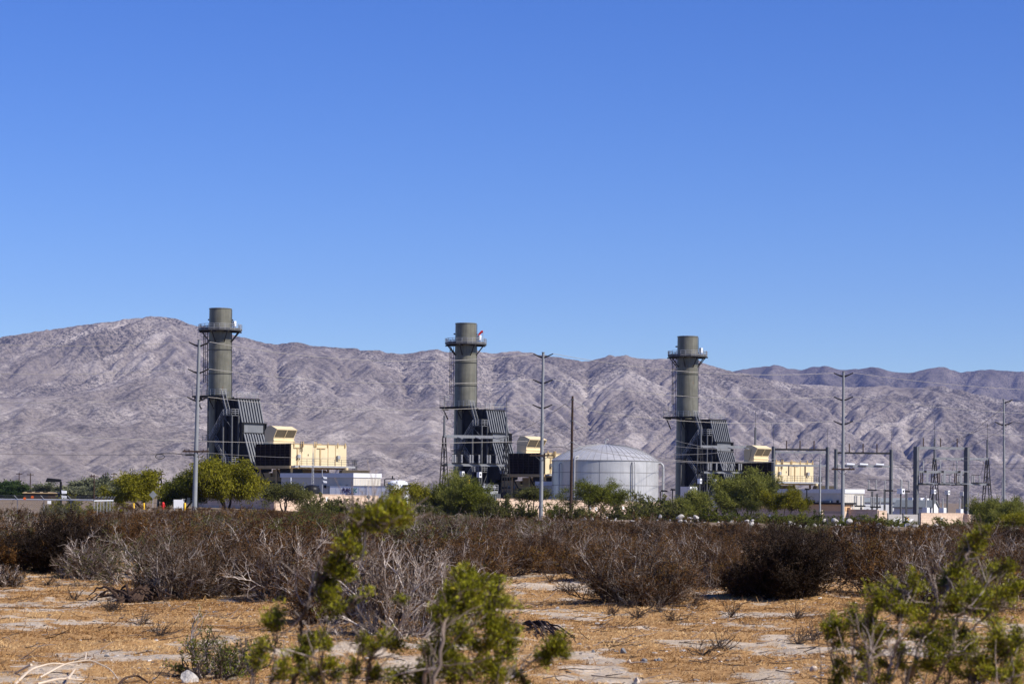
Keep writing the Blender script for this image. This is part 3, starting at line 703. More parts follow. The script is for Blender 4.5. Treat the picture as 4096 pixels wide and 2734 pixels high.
for i, (a, z0, z1) in enumerate(((262, .79, 1), (262, .565, .79), (318, .565, .79), (318, .79, 1), (225, .345, .565), (285, .13, .345), (305, .345, .565))):
    c, s_ = math.cos(R(a)), math.sin(R(a)); mb = MB(); mb.bar((TR*c*1.001, TR*s_*1.001, ZE*z0+.06), (TR*c*1.001, TR*s_*1.001, ZE*z1-.06), .045); mb.build('plate_seam', M['seam'], sh)
mb = MB(); mb.tube([(0, 0, ZA), (0, 0, ZA+.75), (.15, 0, ZA+1.0), (.4, 0, ZA+1.0), (.5, 0, ZA+.75)], .13, 8); mb.build('vent', M['galv'], t)
def tpipe(px, top, w_, over=False, hook=False):
    x = float(at(px, 1900, TY-TR*.8)[0])-TX; x = max(-TR*.999, min(TR*.999, x)); y = -math.sqrt(max(0, (TR+.35)**2-x*x))
    mb = MB(); pts = [(x, y, 0), (x, y, top)]
    if over: pts += [(x*.96, y*.96, top+.25), (x*.85, y*.85, top+.35)]
    if hook: pts += [(x*.985, y*.985, top+.3), (x*.94, y*.94, top+.3)]
    mb.tube(pts, w_, 8); mb.build('pipe', M['galv'] if over or hook else M['galvd'], t)
tpipe(2238, ZE*.92, .11, hook=True); tpipe(2297, ZE+.35, .17, over=True); tpipe(2531, ZE*.94, .12, hook=True); tpipe(2539, ZE*.94, .1, hook=True)
mb = MB(); mb.tube([(TR-.2, -.8, ZE-.35), (TR+.35, -.8, ZE-.3), (TR+.75, -.8, ZE-.7), (TR+.8, -.8, ZE-1.3), (TR+.8, -.8, 0)], .23, 12); mb.build('overflow_pipe', M['galv'], t)

# ---- compound wall: each run of blockwork is a thing
def wall(label, A, B, topA, topB, mat='brick', th_=.3, group='runs of the compound wall', name='block_wall', cat='wall', cap=True):
    A = np.array(A[:2]); B = np.array(B[:2]); d = B-A; Ln = float(np.linalg.norm(d)); d /= Ln
    z0 = min(float(gz(*A)), float(gz(*B)))-.6
    me = MB(); n = max(1, int(Ln/6))
    o = thing(name, label, cat, (float(A[0]), float(A[1]), z0), group, rz=math.atan2(d[1], d[0]))
    for i in range(n):
        f0, f1 = i/n, (i+1)/n
        za = topA+(topB-topA)*(i+.5)/n-z0
        me.box(Ln*f0, Ln*f1-(.002 if i < n-1 else 0), -th_/2, th_/2, 0, za)
    me.build('blockwork' if mat == 'brick' else 'sheet', M[mat], o)
    if cap:
        me = MB()
        for i in range(n):
            za = topA+(topB-topA)*(i+.5)/n-z0; me.box(Ln*i/n, Ln*(i+1)/n-.002, -th_/2-.04, th_/2+.04, za+.003, za+.11)
        me.build('coping', M[mat], o)
    return o, Ln, z0
def wp(px, py, Y): return G3(px, py, Y)
c1 = wp(1100, 1972, 345); c1b = wp(1512, 1985, 357); c2a = wp(1985, 1994, 371); c2b = wp(2650, 2010, 391)
a0 = c1[0]-W[0]*18, c1[1]-W[1]*18
wall('shaded brown stretch of block wall behind the tallest green tree', a0, c1, 2.3, c1[2])
wL, LnL, zL = wall('sunlit peach block wall below the lettered trailer', c1, c1b, c1[2], c1b[2])
wM, LnM, zM = wall('sunlit peach block wall in front of the domed tank', c2a, c2b, c2a[2], c2b[2])
for o, Ln, z0, lst in ((wL, LnL, zL, ((.49, 1.9), (.74, 1.05))), (wM, LnM, zM, ((.55, 1.9), (.75, 1.9), (.585, 1.7)))):
    for f, z in lst: mb = MB(); mb.box(Ln*f-.2, Ln*f+.2, -.19, -.155, z+.5, z+1.05); mb.build('notice', M['signw'], o)
d0 = wp(2700, 2026, 392); d1 = wp(3290, 2043, 362)
wD, LnD, zD = wall('shaded brown block wall behind the big spreading green tree', d0, d1, wp(2700, 2026, 392)[2], wp(3290, 2042, 362)[2])
mb = MB(); mb.box(LnD*.66, LnD*.66+.7, -.19, -.155, 1.2, 2.3); mb.build('notice', M['signw'], wD)
e0 = wp(3300, 2026, 400); e1 = wp(3513, 2043, 388); e2 = wp(3546, 2043, 389)
wall('shaded brown block wall right of the third steel pole', e0, e1, e0[2], e1[2])
wall('short sunlit block wall end beside the grey gate', e1, e2, e1[2], e2[2])
g0 = wp(3550, 2053, 390); g1 = wp(3676, 2059, 392)
gt, LnG, zG = wall('grey sheet gate carrying white signs and a coloured hazard diamond', g0, g1, g0[2], g1[2], 'gateblk', .08, None, 'gate', 'gate', cap=False)
for f in (0, .49, .99): mb = MB(); mb.box(LnG*f-.1, LnG*f+.1, -.14, .14, 0, g0[2]-zG+.12); mb.build('gate_post', M['galvd'], gt)
def gsign(f0, f1, z0_, z1_): mb = MB(); mb.box(LnG*f0, LnG*f1, -.075, -.045, z0_, z1_); return mb
zt = g0[2]-zG
gsign(.21, .36, zt-1.35, zt-.78).build('notice', M['signw'], gt); gsign(.38, .46, zt-1.3, zt-.85).build('notice', M['signw'], gt); gsign(.72, .82, zt-1.35, zt-.9).build('notice', M['signw'], gt); gsign(.65, .70, zt-1.45, zt-1.15).build('notice', M['signw'], gt)
hd = MB(); cx_, cz_, r_ = LnG*.62, zt-.95, .46
dia = lambda x, z, r: [(x-r, z), (x, z-r), (x+r, z), (x, z+r)]
hd.prism(dia(cx_, cz_, r_), -.075, -.045, 'b'); hp = hd.build('hazard_diamond', M['signw'], gt)
for nm, dx, dz, mt in (('blue_field', -.225, 0, 'blue'), ('red_field', 0, .225, 'red'), ('yellow_field', .225, 0, 'yellow')):
    mb = MB(); mb.prism(dia(cx_+dx, cz_+dz, .205), -.082, -.0745, 'b'); mb.build(nm, M[mt], hp)
h0 = wp(3682, 2048, 394); h1 = wp(3854, 2057, 399); h2 = (h1[0]+W[0]*.95, h1[1]+W[1]*.95, h1[2]); h3 = wp(3935, 2061, 400)
wR, LnR, zR = wall('sunlit peach block wall below the largest gantry', h0, h1, h0[2], h1[2])
wall('narrow shaded jog of the wall below the right gantry post', h1, h2, h1[2], h2[2])
wE, LnE, zE = wall('sunlit peach block wall running behind the rightmost bush', h2, h3, h2[2], h3[2])
mb = MB(); mb.box(LnR*.45, LnR*.45+.5, -.19, -.155, zt-.9, zt-.5); mb.build('notice', M['signw'], wR)
mb = MB(); mb.box(LnE*.45, LnE*.45+.5, -.19, -.155, 1.9, 2.5); mb.build('notice', M['signw'], wE)
# iron picket fence in the gap
f0 = wp(1520, 1992, 358); f1 = wp(1980, 2000, 371)
def pickets(label, A, B, h, group=None):
    A = np.array(A); B = np.array(B); d = (B-A)[:2]; Ln = float(np.linalg.norm(d)); d /= Ln; z0 = float(gz(A[0], A[1]))
    o = thing('picket_fence', label, 'fence', (A[0], A[1], z0), group, math.atan2(d[1], d[0]))
    mb = MB()
    for x in np.arange(0, Ln, .19): mb.bar((x, 0, .05), (x, 0, h), .045)
    mb.bar((0, 0, h-.25), (Ln, 0, h-.25), .06); mb.bar((0, 0, .3), (Ln, 0, .3), .06); mb.build('pickets', M['dark'], o)
    for x in np.arange(0, Ln+.1, 2.9): mb = MB(); mb.box(x-.07, x+.07, -.07, .07, -.3, h+.1); mb.build('post', M['dark'], o)
pickets('dark iron picket fence between the two sunlit walls', f0, f1, 2.3)
# ---- lettered trailer
TRY = 372.; ta = math.radians(-20); td = np.array((math.cos(ta), math.sin(ta)))
p0 = at(1319, 1945, TRY); z0 = float(gz(p0[0], TRY))
t = thing('trailer', 'white trailer with big purple and green lettering behind the wall', 'trailer', (float(p0[0]), TRY, z0), rz=ta)
TL = 11.2; th1 = 3.75-z0*0+.0
zt_ = float(at(1319, 1941, TRY)[2])-z0
mb = MB(); mb.box(0, TL, 0, 2.5, 1.1, zt_-.06); bd = mb.build('body', M['signw'], t)
mb = MB(); mb.box(-.04, TL+.04, -.04, 2.54, zt_-.06, zt_+.02); mb.build('roof', M['galv'], t)
for x in np.arange(1.2, TL, 1.35): mb = MB(); mb.box(x, x+.05, -.02, -.001, 1.15, zt_-.1); mb.build('side_post', M['bluew'], bd)
for x in (1.6, 8.4, 9.6):
    for y in (.3, 2.2): mb = MB(); mb.tube([(x, y-.15, .5), (x, y+.15, .5)], .5, 16); mb.build('wheel', M['black'], t)
mb = MB(); mb.box(.5, TL-.5, .7, 1.8, .8, 1.1); mb.build('chassis', M['dark'], t)
def lettering(txt, size, x, z, mat, parent, shear=.25, ext=.012, y=-.045, bold=True, xs=.62):
    cu = bpy.data.curves.new('txt', 'FONT'); cu.body = txt; cu.size = size; cu.shear = shear; cu.extrude = ext; cu.offset = .03*size if bold else .008*size; cu.resolution_u = 3; cu.space_character = .98
    tmp = bpy.data.objects.new('txt', cu); COL.objects.link(tmp); bpy.context.view_layer.update()
    me = bpy.data.meshes.new_from_object(tmp.evaluated_get(bpy.context.evaluated_depsgraph_get())); bpy.data.objects.remove(tmp)
    w_ = max(v.co.x for v in me.vertices)*xs
    for v in me.vertices: v.co = (x+v.co.x*xs, y-v.co.z, z+v.co.y)
    link('lettering', me, M[mat], parent); return w_
lz = zt_-1.08
w1 = lettering('PURE', .98, 2.2, lz, 'purple', bd); lettering('TEC', .98, 2.2+w1+.05, lz, 'teal', bd)
lettering('Industrial Water', .36, 2.9, lz-.34, 'purple', bd, bold=False)
# ---- small things along the wall, left to right
def cyl_tank(label, px, py, Y, r, name, mat, cat, dome=.5, extra=None):
    p = at(px, py, Y); z0 = float(gz(p[0], Y)); h = float(p[2])-z0
    o = thing(name, label, cat, (float(p[0]), Y, z0)); mb = MB()
    mb.lathe([(r, 0), (r, h-dome), (r*.92, h-dome*.55), (r*.62, h-.12), (.25, h), (.01, h)], n=28); mb.build('vessel', M[mat], o); return o, h
o, h = cyl_tank('black round plastic tank behind the wall beside the white control building', 1247, 1937, 366, 1.42, 'black_tank', 'black', 'tank', .9)
mb = MB(); mb.tube([(-1.1, -1.2, 0), (-1.1, -1.2, h-.75), (-1.0, -1.4, h-.68)], .08, 8); mb.build('pipe', M['galv'], o)
o, h = cyl_tank('white rounded vessel with pipes at the right end of the trailer', 1592, 1919, 377, 1.75, 'white_vessel', 'white', 'tank', .7)
mb = MB(); mb.tube([(-2.2, -.2, 0), (-2.2, -.2, h+.1), (-2.0, -.2, h+.22), (-.5, -.2, h+.22), (-.5, -.2, h-.2)], .09, 8); mb.tube([(-.9, -.2, h+.2), (-.9, -.2, h+.7)], .12, 8); mb.build('pipe', M['dark'], o)
mb = MB(); mb.box(.9, 2.1, -1.8, -1.1, h-1.15, h-.75); mb.build('platform', M['dark'], o)
def post(name, label, cat, px, ptop, Y, r, mat='galv', taper=.8):
    b = gbase(px, Y); h = float(at(px, ptop, Y)[2])-b[2]
    o = thing(name, label, cat, b); mb = MB(); mb.tube([(0, 0, -.2), (0, 0, h)], [r, r*taper], 8); mb.build('pole', M[mat], o); return o, h
post('pipe_post', 'plain white post standing behind the small green tree by the trailer', 'post', 1163, 1908, 352, .09, 'white')
o, h = post('flood_light_pole', 'slim grey pole with two white floodlights left of the lettering', 'light pole', 1288, 1876, 362, .08)
for k, z in enumerate((h-1.1, h-1.75)):
    mb = MB(); mb.prism([(.1, z), (.75, z-.12), (.75, z-.42), (.3, z-.38)], -.2, .2, 'b'); mb.build('floodlight', M['white'], o)
# lattice mast
b = gbase(1251, 380); o = thing('lattice_mast', 'slender grey lattice mast in front of the filter house', 'mast', b); hm = float(at(1251, 1800, 380)[2])-b[2]
mb = MB(); q = [(.3*math.cos(a), .3*math.sin(a)) for a in (R(90), R(210), R(330))]
for x, y in q: mb.bar((x, y, 0), (x*.45, y*.45, hm*.86), .06); mb.bar((x*.45, y*.45, hm*.86), (0, 0, hm), .05)
for k in range(16):
    f0_, f1_ = k/16, (k+1)/16
    for i in range(3):
        p, q2 = q[i], q[(i+1) % 3]; s0, s1 = 1-.55*f0_, 1-.55*f1_; mb.bar((p[0]*s0, p[1]*s0, hm*.86*f0_), (q2[0]*s1, q2[1]*s1, hm*.86*f1_), .035)
mb.build('lattice', M['galv'], o); mb = MB(); mb.tube([(0, 0, hm), (0, 0, hm+.9)], .03, 6); mb.build('lightning_rod', M['galv'], o)
# road signs seen from behind
def backsign(label, px, ptop, pbot, Y, s_, mat='signback'):
    b = gbase(px, Y); o = thing('road_sign', label, 'sign', b, 'road signs seen from behind', R(12)); zt = float(at(px, ptop, Y)[2])-b[2]
    mb = MB(); mb.box(-.035, .035, .03, .1, -.2, zt-.1); mb.build('post', M['galv'], o)
    mb = MB(); mb.prism([(-s_, zt-s_*1.05), (0, zt-2.1*s_), (s_, zt-s_*1.05), (0, zt)], -.01, .02, 'b'); mb.build('plate', M[mat], o)
backsign('grey diamond sign seen from behind, left of the first steel pole', 612, 1961, 2000, 300, .52)
backsign('dark pointed sign plate standing up from bushes below the trailer', 1474, 1976, 2000, 305, .33, 'galvd')
# shoebox lamps
def lamp(label, px, ptop, Y, side, mat='black', arm=.35, floods=0, sc_=1.0):
    b = gbase(px, Y); h = float(at(px, ptop, Y)[2])-b[2]; o = thing('street_lamp', label, 'street lamp', b, 'black lamp posts')
    mb = MB(); mb.tube([(0, 0, -.2), (0, 0, h)], .11*sc_, 8); mb.build('pole', M[mat], o)
    s_ = side or 1; x0 = s_*.0 if side else -.45
    x1 = x0+(s_*1.35*sc_ if side else .9)
    mb = MB(); mb.prism([(min(x0, x1), h-.02), (max(x0, x1), h-.02), (max(x0, x1), h+.24*sc_), (min(x0, x1)+.2, h+.34*sc_)], -.3, .3, 'b'); mb.build('lamp_head', M[mat], o)
    for k in range(floods): mb = MB(); z = h-.95-k*.55; mb.prism([(.1, z), (.62, z-.05), (.62, z-.35), (.15, z-.38)], -.18, .18, 'b'); mb.build('floodlight', M['white'], o)
lamp('black lamp post with two white floodlights behind the chain link fence', 243, 1926, 255, -1, floods=2, sc_=1.25)
lamp('black lamp post between the two left green trees', 645, 1920, 330, -1)
lamp('black lamp post right of the tank, head pointing right', 2641, 1965, 392, 1, sc_=.9)
lamp('black lamp post right of the tank, nearer the third stack', 2690, 1960, 405, 0, sc_=.9)
lamp('black lamp post in front of the long shaded control building', 3227, 1958, 398, 0, sc_=.9)
# ---- steel transmission poles
def steel_pole(label, px0, ptop, pbase, px1, Y, tiers, Ht, arms=((-1, 1),), rb=.25, rt=.155, cross=None):
    """px0/px1: column at the top and at the foot"""
    b = gbase(px1, Y); tp = at(px0, ptop, Y); h = float(tp[2])-b[2]; lx = float(tp[0])-b[0]
    o = thing('transmission_pole', label, 'utility pole', b, 'grey steel transmission poles'); tips = []
    mb = MB(); mb.tube([(lx*f, 0, -.5 if f == 0 else h*f) for f in (0, .25, .5, .75, 1)], [rb+(rt-rb)*f for f in (0, .25, .5, .75, 1)], 12); mb.lathe([(rt+.06, h-.03), (rt+.06, h+.05), (.01, h+.06)], (lx, 0), 12); mb.build('pole', M['polest'], o)
    mb = MB()
    for z in np.arange(h*.2, h*.8, .8): x = lx*z/h; mb.bar((x, -.05, z), (x+.42*(1 if int(z*10) % 2 else -1), -.05, z), .03)
    mb.build('step_bolt', M['dark'], o)
    for pz, sides in tiers:
        z = float(at(px0, pz, Y)[2])-b[2]; x = lx*z/h; tt = {}
        for s_ in sides:
            e = (x+s_*1.42, -.35 if s_ > 0 else .35, z+.42)
            mb = MB(); mb.tube([(x+s_*.12, 0, z-.12), (x+s_*.65, e[1]*.45, z+.06), e], [.13, .10, .075], 8); mb.build('arm', M['dark'], o); tt[s_] = (b[0]+e[0], b[1]+e[1], b[2]+e[2])
        tips.append(tt)
    if cross:
        z = float(at(px0, cross, Y)[2])-b[2]; x = lx*z/h
        mb = MB(); mb.box(x-1.75, x+1.75, -.32, -.18, z-.1, z+.12); ca = mb.build('crossarm', M['wood'], o)
        for s_ in (-1, 1): mb = MB(); mb.bar((x+s_*1.0, -.25, z-.05), (x, -.2, z-.85), .07); mb.build('brace', M['galvd'], ca)
        for k in (-1.5, -.9, 1.0, 1.5): mb = MB(); mb.lathe([(.04, z+.12), (.1, z+.16), (.06, z+.22), (.09, z+.27), (.02, z+.32)], (x+k, -.25), 8); mb.build('insulator', M['porcd'], ca)
        tips.append((b[0]+x, b[1]-.25, b[2]+z))
    return o, tips
P1, t1 = steel_pole('leftmost steel pole, in front of the first stack, with wooden crossarm', 797, 1359, 2032, 778, 303, [(1380, (-1, 1)), (1488, (-1, 1)), (1600, (-1, 1))], 22, cross=1805, rb=.33, rt=.20)
P2, t2 = steel_pole('steel pole between the middle stack and the domed tank', 2173, 1409, 2032, 2164, 330, [(1426, (-1, 1)), (1529, (-1, 1)), (1629, (-1, 1))], 22, cross=1821, rb=.30, rt=.19)
P3, t3 = steel_pole('steel pole standing before the gantries, right of the third stack', 3374, 1486, 2075, 3371, 348, [(1502, (-1, 1)), (1597, (-1, 1)), (1694, (-1, 1))], 22, cross=1876, rb=.31, rt=.19)
P4, t4 = steel_pole('rightmost steel pole, rising from the big bush with two arm tiers', 4015, 1596, 2060, 4018, 398, [(1608, (1,)), (1697, (-1, 1))], 20, rb=.24, rt=.16)
post('short_pole', 'short grey pole close against the rightmost steel pole', 'pole', 4009, 1908, 396, .12, 'polest')
o, h = post('slender_post', 'slender pale steel post left of the third steel pole', 'post', 3280, 1830, 352, .16, 'galv', .75)
# ---- timber pole
b = gbase(2283, 320); tpz = at(2287, 1583, 320); h = float(tpz[2])-b[2]; o = thing('timber_pole', 'dark wooden pole in front of the domed tank', 'utility pole', b)
mb = MB(); mb.tube([(0, 0, -.5), (.08, 0, h*.5), (.15, 0, h)], [.23, .19, .15], 12); mb.build('pole', M['wood'], o)
wt = []
for py in (1597, 1682, 1768):
    z = float(at(2287, py, 320)[2])-b[2]; x = .15*z/h
    mb = MB(); mb.lathe([(.24, z-.06), (.24, z+.06)], (x, 0), 10); mb.build('pole_band', M['galvd'], o)
    r_ = {}
    for s_ in (-1, 1):
        e = (x+s_*(1.0 if s_ < 0 else 1.55), .1, z-(.62 if s_ < 0 else .82)); mb = MB()
        mb.tube([(x+s_*.2, 0, z), e], .05, 6); mb.build('insulator', M['porc'], o); r_[s_] = (b[0]+e[0], b[1]+e[1], b[2]+e[2])
    mb = MB(); mb.tube([(x-1.0, .1, z-.62), (x-.4, -.35, z-1.15), (x+.4, -.35, z-1.3), (x+1.55, .1, z-.82)], .03, 6); mb.build('jumper', M['wired'], o)
    wt.append(r_)
# ---- wires
def wire(label, P, Q, sag, r=.035, mat='wire', n=16, group='overhead wires', name='overhead_wire'):
    P = np.array(P, float); Q = np.array(Q, float); mid = (P+Q)/2
    mb = MB(); mb.tube([tuple(P+(Q-P)*f-mid-np.array((0, 0, sag*4*f*(1-f)))) for f in np.linspace(0, 1, n+1)], r, 5, False)
    o = mb.build(name, M[mat]); o.location = mid; tag(o, label, 'wire', group); return o
tier = ('top', 'middle', 'lowest')
lefts = (G3(-500, 1340, 290), G3(-500, 1462, 290), G3(-500, 1578, 290)); rights = (G3(4700, 1560, 380), G3(4700, 1655, 380), G3(4700, 1740, 380))
for k in range(3):
    wire(f'{tier[k]} wire running from the left edge to the first steel pole', lefts[k], t1[k][-1], .9, 0.032)
    wire(f'{tier[k]} wire between the first steel pole and the pole left of the tank', t1[k][1], t2[k][-1], 1.75 if k == 0 else 1.2, 0.035)
    wire(f'{tier[k]} wire between the pole left of the tank and the pole before the gantries', t2[k][1], t3[k][-1], 1.3, 0.032)
    wire(f'{tier[k]} wire from the pole before the gantries to the right edge', t3[k][1], rights[k], 1.2, 0.030)
wire('pale low wire crossing the first stack casing below all crossarm tiers', G3(-400, 1706, 310), G3(2110, 1764, 350), 1.1, 0.035)
wire('thin dark wire low across the left hillside', G3(-300, 1803, 300), G3(625, 1816, 303), .25, .022, 'wired')
wire('thick dark cable with a loop left of the first steel pole', G3(625, 1816, 303), G3(742, 1818, 303), -.15, .05, 'wired')
lp = MB(); c = np.array(G3(640, 1822, 303)); lp.tube([(.62*math.cos(a), 0, .32*math.sin(a)-.1) for a in np.linspace(0, 2*math.pi, 15)], .05, 6, False); lo = lp.build('cable_coil', M['wired']); lo.location = c; tag(lo, 'dark loop of slack cable hanging at the end of the cable', 'cable')
sp_ = MB(); sp_.tube([(-.6, 0, 0), (.6, 0, .04)], .14, 8); so_ = sp_.build('splice_case', M['wired']); so_.location = G3(760, 1818, 302.6); tag(so_, 'black splice case below the crossarm of the first steel pole', 'splice case')
wire('low pale wire from the first crossarm to the middle A-frame', G3(806, 1808, 303), G3(1777, 1800, 390), 1.0, .022)

# ================================================================ switchyard
def ins(parent, x, y, z0, z1, r=.16, mat='porc', name='insulator'):
    """a ribbed post insulator"""
    mb = MB(); n = max(4, int(abs(z1-z0)/.16)); pr = []
    for k in range(n):
        z = z0+(z1-z0)*k/n; dz = (z1-z0)/n; pr += [(r*.55, z), (r, z+dz*.45), (r*.55, z+dz*.9)]
    mb.lathe([(.01, z0)]+pr+[(.01, z1)], (x, y), 8); return mb.build(name, M[mat], parent)
def aframe(label, pxl, pxr, pap, Y, pspike, prod, plow, ang=14, group='dead end towers of the switchyard', top_strain=3):
    A = at(pxl, pap, Y); w_ = np.array((math.cos(R(ang)), math.sin(R(ang)))); nrm = np.array((-math.sin(R(ang+14)), math.cos(R(ang+14))))
    # far mast stands where its column crosses the beam line
    tx = un(pxr, pap)[0]/F; s_ = (tx*Y-A[0])/(w_[0]-tx*w_[1]); b = (float(A[0]), Y, float(gz(A[0], Y)))
    o = thing('dead_end_tower', label, 'switchyard tower', b, group); zA = float(A[2])-b[2]; zl = float(at(pxl, plow, Y)[2])-b[2]; zs_ = float(at(pxl, pspike, Y)[2])-b[2]; zr = float(at(pxl, prod, Y)[2])-b[2]
    for f in (0, s_):
        c = w_*f
        for k in (-1, 1):
            for j in (-.22, .22):
                pass
            mb = MB()
            for j in (-.25, .25):
                mb.bar((c[0]+w_[0]*j, c[1]+w_[1]*j+nrm[1]*k*.12, zA), (c[0]+w_[0]*j+nrm[0]*k*1.75-.4*k*w_[0]*0, c[1]+w_[1]*j+nrm[1]*k*1.75, -.3), .17)
            for z in np.arange(.6, zA-1, 1.1): f_ = .12+1.63*(1-z/zA); mb.bar((c[0]-w_[0]*.25+nrm[0]*k*f_, c[1]-w_[1]*.25+nrm[1]*k*f_, z), (c[0]+w_[0]*.25+nrm[0]*k*f_, c[1]+w_[1]*.25+nrm[1]*k*f_, z+.5), .08)
            mb.build('leg', M['dark'], o)
        for z in (zl-.1, zl*.42):
            mb = MB(); g_ = .12+1.63*(1-z/zA); mb.bar((c[0]-nrm[0]*g_, c[1]-nrm[1]*g_, z), (c[0]+nrm[0]*g_, c[1]+nrm[1]*g_, z), .22, .3); mb.build('tie', M['dark'], o)
        mb = MB(); mb.tube([(c[0], c[1], zA-.3), (c[0], c[1], zs_)], [.22, .17], 8); mb.lathe([(.2, zs_-.1), (.2, zs_+.12), (.01, zs_+.15)], c, 8); mb.build('spire', M['gantry'], o)
        mb = MB(); mb.tube([(c[0], c[1], zs_), (c[0], c[1], zr)], .045, 5); mb.build('lightning_rod', M['galvd'], o)
    mb = MB(); mb.bar((0, 0, zA-.05), (w_[0]*s_, w_[1]*s_, zA-.05), .4, .5); mb.build('top_beam', M['polest'], o)
    for y_ in (-.35, .3):
        pass
    mb = MB(); mb.bar((0, -.35, zl), (w_[0]*s_, w_[1]*s_-.35, zl), .4, .38); mb.build('lower_beam', M['polest'], o)
    tips = []
    for k in range(3):
        f = s_*(.22+.29*k); c = w_*f
        mb = MB(); mb.tube([(c[0], c[1]-.2, zA-.15), (c[0]+.75, c[1]-1.1, zA-.42)], .1, 8); mb.build('strain_insulator', M['porc'], o); tips.append((b[0]+c[0]+.75, b[1]+c[1]-1.1, b[2]+zA-.42))
        f = s_*(.14+.28*k); c = w_*f
        mb = MB(); mb.box(c[0]-.2, c[0]+2.2, c[1]-.62, c[1]-.3, zl+.2, zl+.34); mb.build('switch_base', M['dark'], o)
        for x in (0, .42, 1.55): ins(o, c[0]+x, c[1]-.45, zl+.34, zl+1.75, .2)
        mb = MB(); mb.bar((c[0]-.1, c[1]-.45, zl+1.82), (c[0]+1.7, c[1]-.45, zl+1.82), .12); mb.tube([(c[0], c[1]-.45, zl+1.8), (c[0]-.5, c[1]-.5, zl+1.3), (c[0]-.7, c[1]-.5, zl+.4)], .025, 5); mb.tube([(c[0]+1.7, c[1]-.45, zl+1.8), (c[0]+2.1, c[1]-.5, zl+3.0), (c[0]+2.3, c[1]-.8, zA-.5)], .03, 5); mb.build('switch_arm', M['dark'], o)
    return o, tips
AF2, a2 = aframe('A-frame tower in front of the middle stack casing', 1777, 2025, 1743, 390, 1665, 1585, 1858)
AF3, a3 = aframe('A-frame tower in front of the third stack, right of the tank', 2803, 3021, 1784, 437, 1708, 1640, 1888)
AF4, a4 = aframe('A-frame tower at far right between the largest gantry and the bush', 3738, 3949, 1832, 456, 1757, 1690, 1934)
for k in range(3):
    wire(f'{tier[k]} dark wire from the wooden pole down left to the middle A-frame', wt[k][-1], a2[2-k] if k < 2 else a2[2], .5, .032, 'wired')
    wire(f'{tier[k]} wire from the wooden pole over the tank to the third A-frame', wt[k][1], a3[k], 1.0, .026)
wire('pale wire strung from the wooden pole to the top of the gantry frame', wt[2][1], G3(3265, 1802, 430), 2.2, .03)
wire('second pale wire under it reaching the slender post', G3(2283, 1790, 320), G3(3281, 1835, 352), 1.2, .026)
# H-shaped gantries
def gantry(label, pxl, pxr, ptop, pbot, Y, beams, cw, ang=10, tops=(), group='grey gantries of the switchyard', rods=True, strain=()):
    A = at(pxl, ptop, Y); w_ = np.array((math.cos(R(ang)), math.sin(R(ang)))); tx = un(pxr, ptop)[0]/F; s_ = (tx*Y-A[0])/(w_[0]-tx*w_[1])
    b = (float(A[0]), Y, float(gz(A[0], Y))); o = thing('gantry', label, 'gantry', b, group); h = float(A[2])-b[2]
    zz = lambda py: float(at(pxl, py, Y)[2])-b[2]
    for f in (0, s_):
        c = w_*f; mb = MB(U, W); q = (c[0]*U[0]+c[1]*U[1], c[0]*W[0]+c[1]*W[1])
        mb.box(q[0]-cw*.41, q[0]+cw*.41, q[1]-cw*.41, q[1]+cw*.41, -.5, h); mb.build('column', M['gantry'], o)
        if rods: mb = MB(); mb.tube([(c[0], c[1], h), (c[0], c[1], h+3.6)], .03, 5); mb.build('lightning_rod', M['galvd'], o)
    tips = []
    for py, mt, dp in beams:
        z = zz(py); c0, c1_ = w_*(cw*.55), w_*(s_-cw*.55); mb = MB(); mb.bar((c0[0], c0[1], z), (c1_[0], c1_[1], z), .35, dp); mb.build('beam', M['polest' if mt == 'galv' else mt], o)
    for py, hgt, fr, mt in tops:
        z = zz(py)
        for f in fr:
            c = w_*(s_*f); ins(o, c[0], c[1], z, z+hgt, .15, mt); tips.append((b[0]+c[0], b[1]+c[1], b[2]+z+hgt))
            mb = MB(); mb.tube([(c[0], c[1], z+hgt), (c[0]-.55, c[1]-.2, z+hgt-.05), (c[0]-1.3, c[1]-.3, z+hgt-.7), (c[0]-1.7, c[1]-.4, z-.1)], .03, 5); mb.build('jumper', M['wire'], o)
    for py, fr in strain:
        z = zz(py)
        for f in fr: c = w_*(s_*f); mb = MB(); mb.tube([(c[0]-.75, c[1]-.45, z+.08), (c[0]+.75, c[1]-.45, z)], .24, 10); mb.build('strain_insulator', M['white'], o)
    return o, tips, (lambda f, py: (b[0]+w_[0]*s_*f, b[1]+w_[1]*s_*f, b[2]+zz(py))), (w_, s_, b, zz)
g1, gt1, gp1, _ = gantry('grey gantry left of the third steel pole, framing the tan filter house', 3094, 3310, 1784, 2004, 425, [(1796, 'dark', .34), (1807, 'galv', .3), (1860, 'galv', .35)], .62, 10, [(1794, 1.6, (.24, .49, .75), 'porcd')])
for f in (.28, .58): c = gp1(f, 1862); lo = ins(g1, c[0]-g1.location[0], c[1]-g1.location[1]-.4, c[2]-g1.location[2]-1.8, c[2]-g1.location[2], .16, 'porcd')
g2, gt2, gp2, _ = gantry('grey gantry behind the third steel pole, three white insulators on its beam', 3344, 3565, 1795, 2050, 432, [(1810, 'dark', .32), (1862, 'galv', .42)], .62, 10, [(1807, 1.65, (.24, .49, .74), 'porcd')], strain=[(1857, (.26, .50, .79))])
g3, gt3, gp3, (gw, gs, gb, gzz) = gantry('largest and heaviest dark gantry, above the peach wall at right', 3665, 3867, 1785, 2056, 440, [(1790, 'galv', .5), (1886, 'galv', .5), (1934, 'galv', .45)], .98, 10, [(1786, 1.75, (.14, .48, .81), 'porcd'), (1882, 2.0, (.14, .48, .81), 'porc')], rods=False)
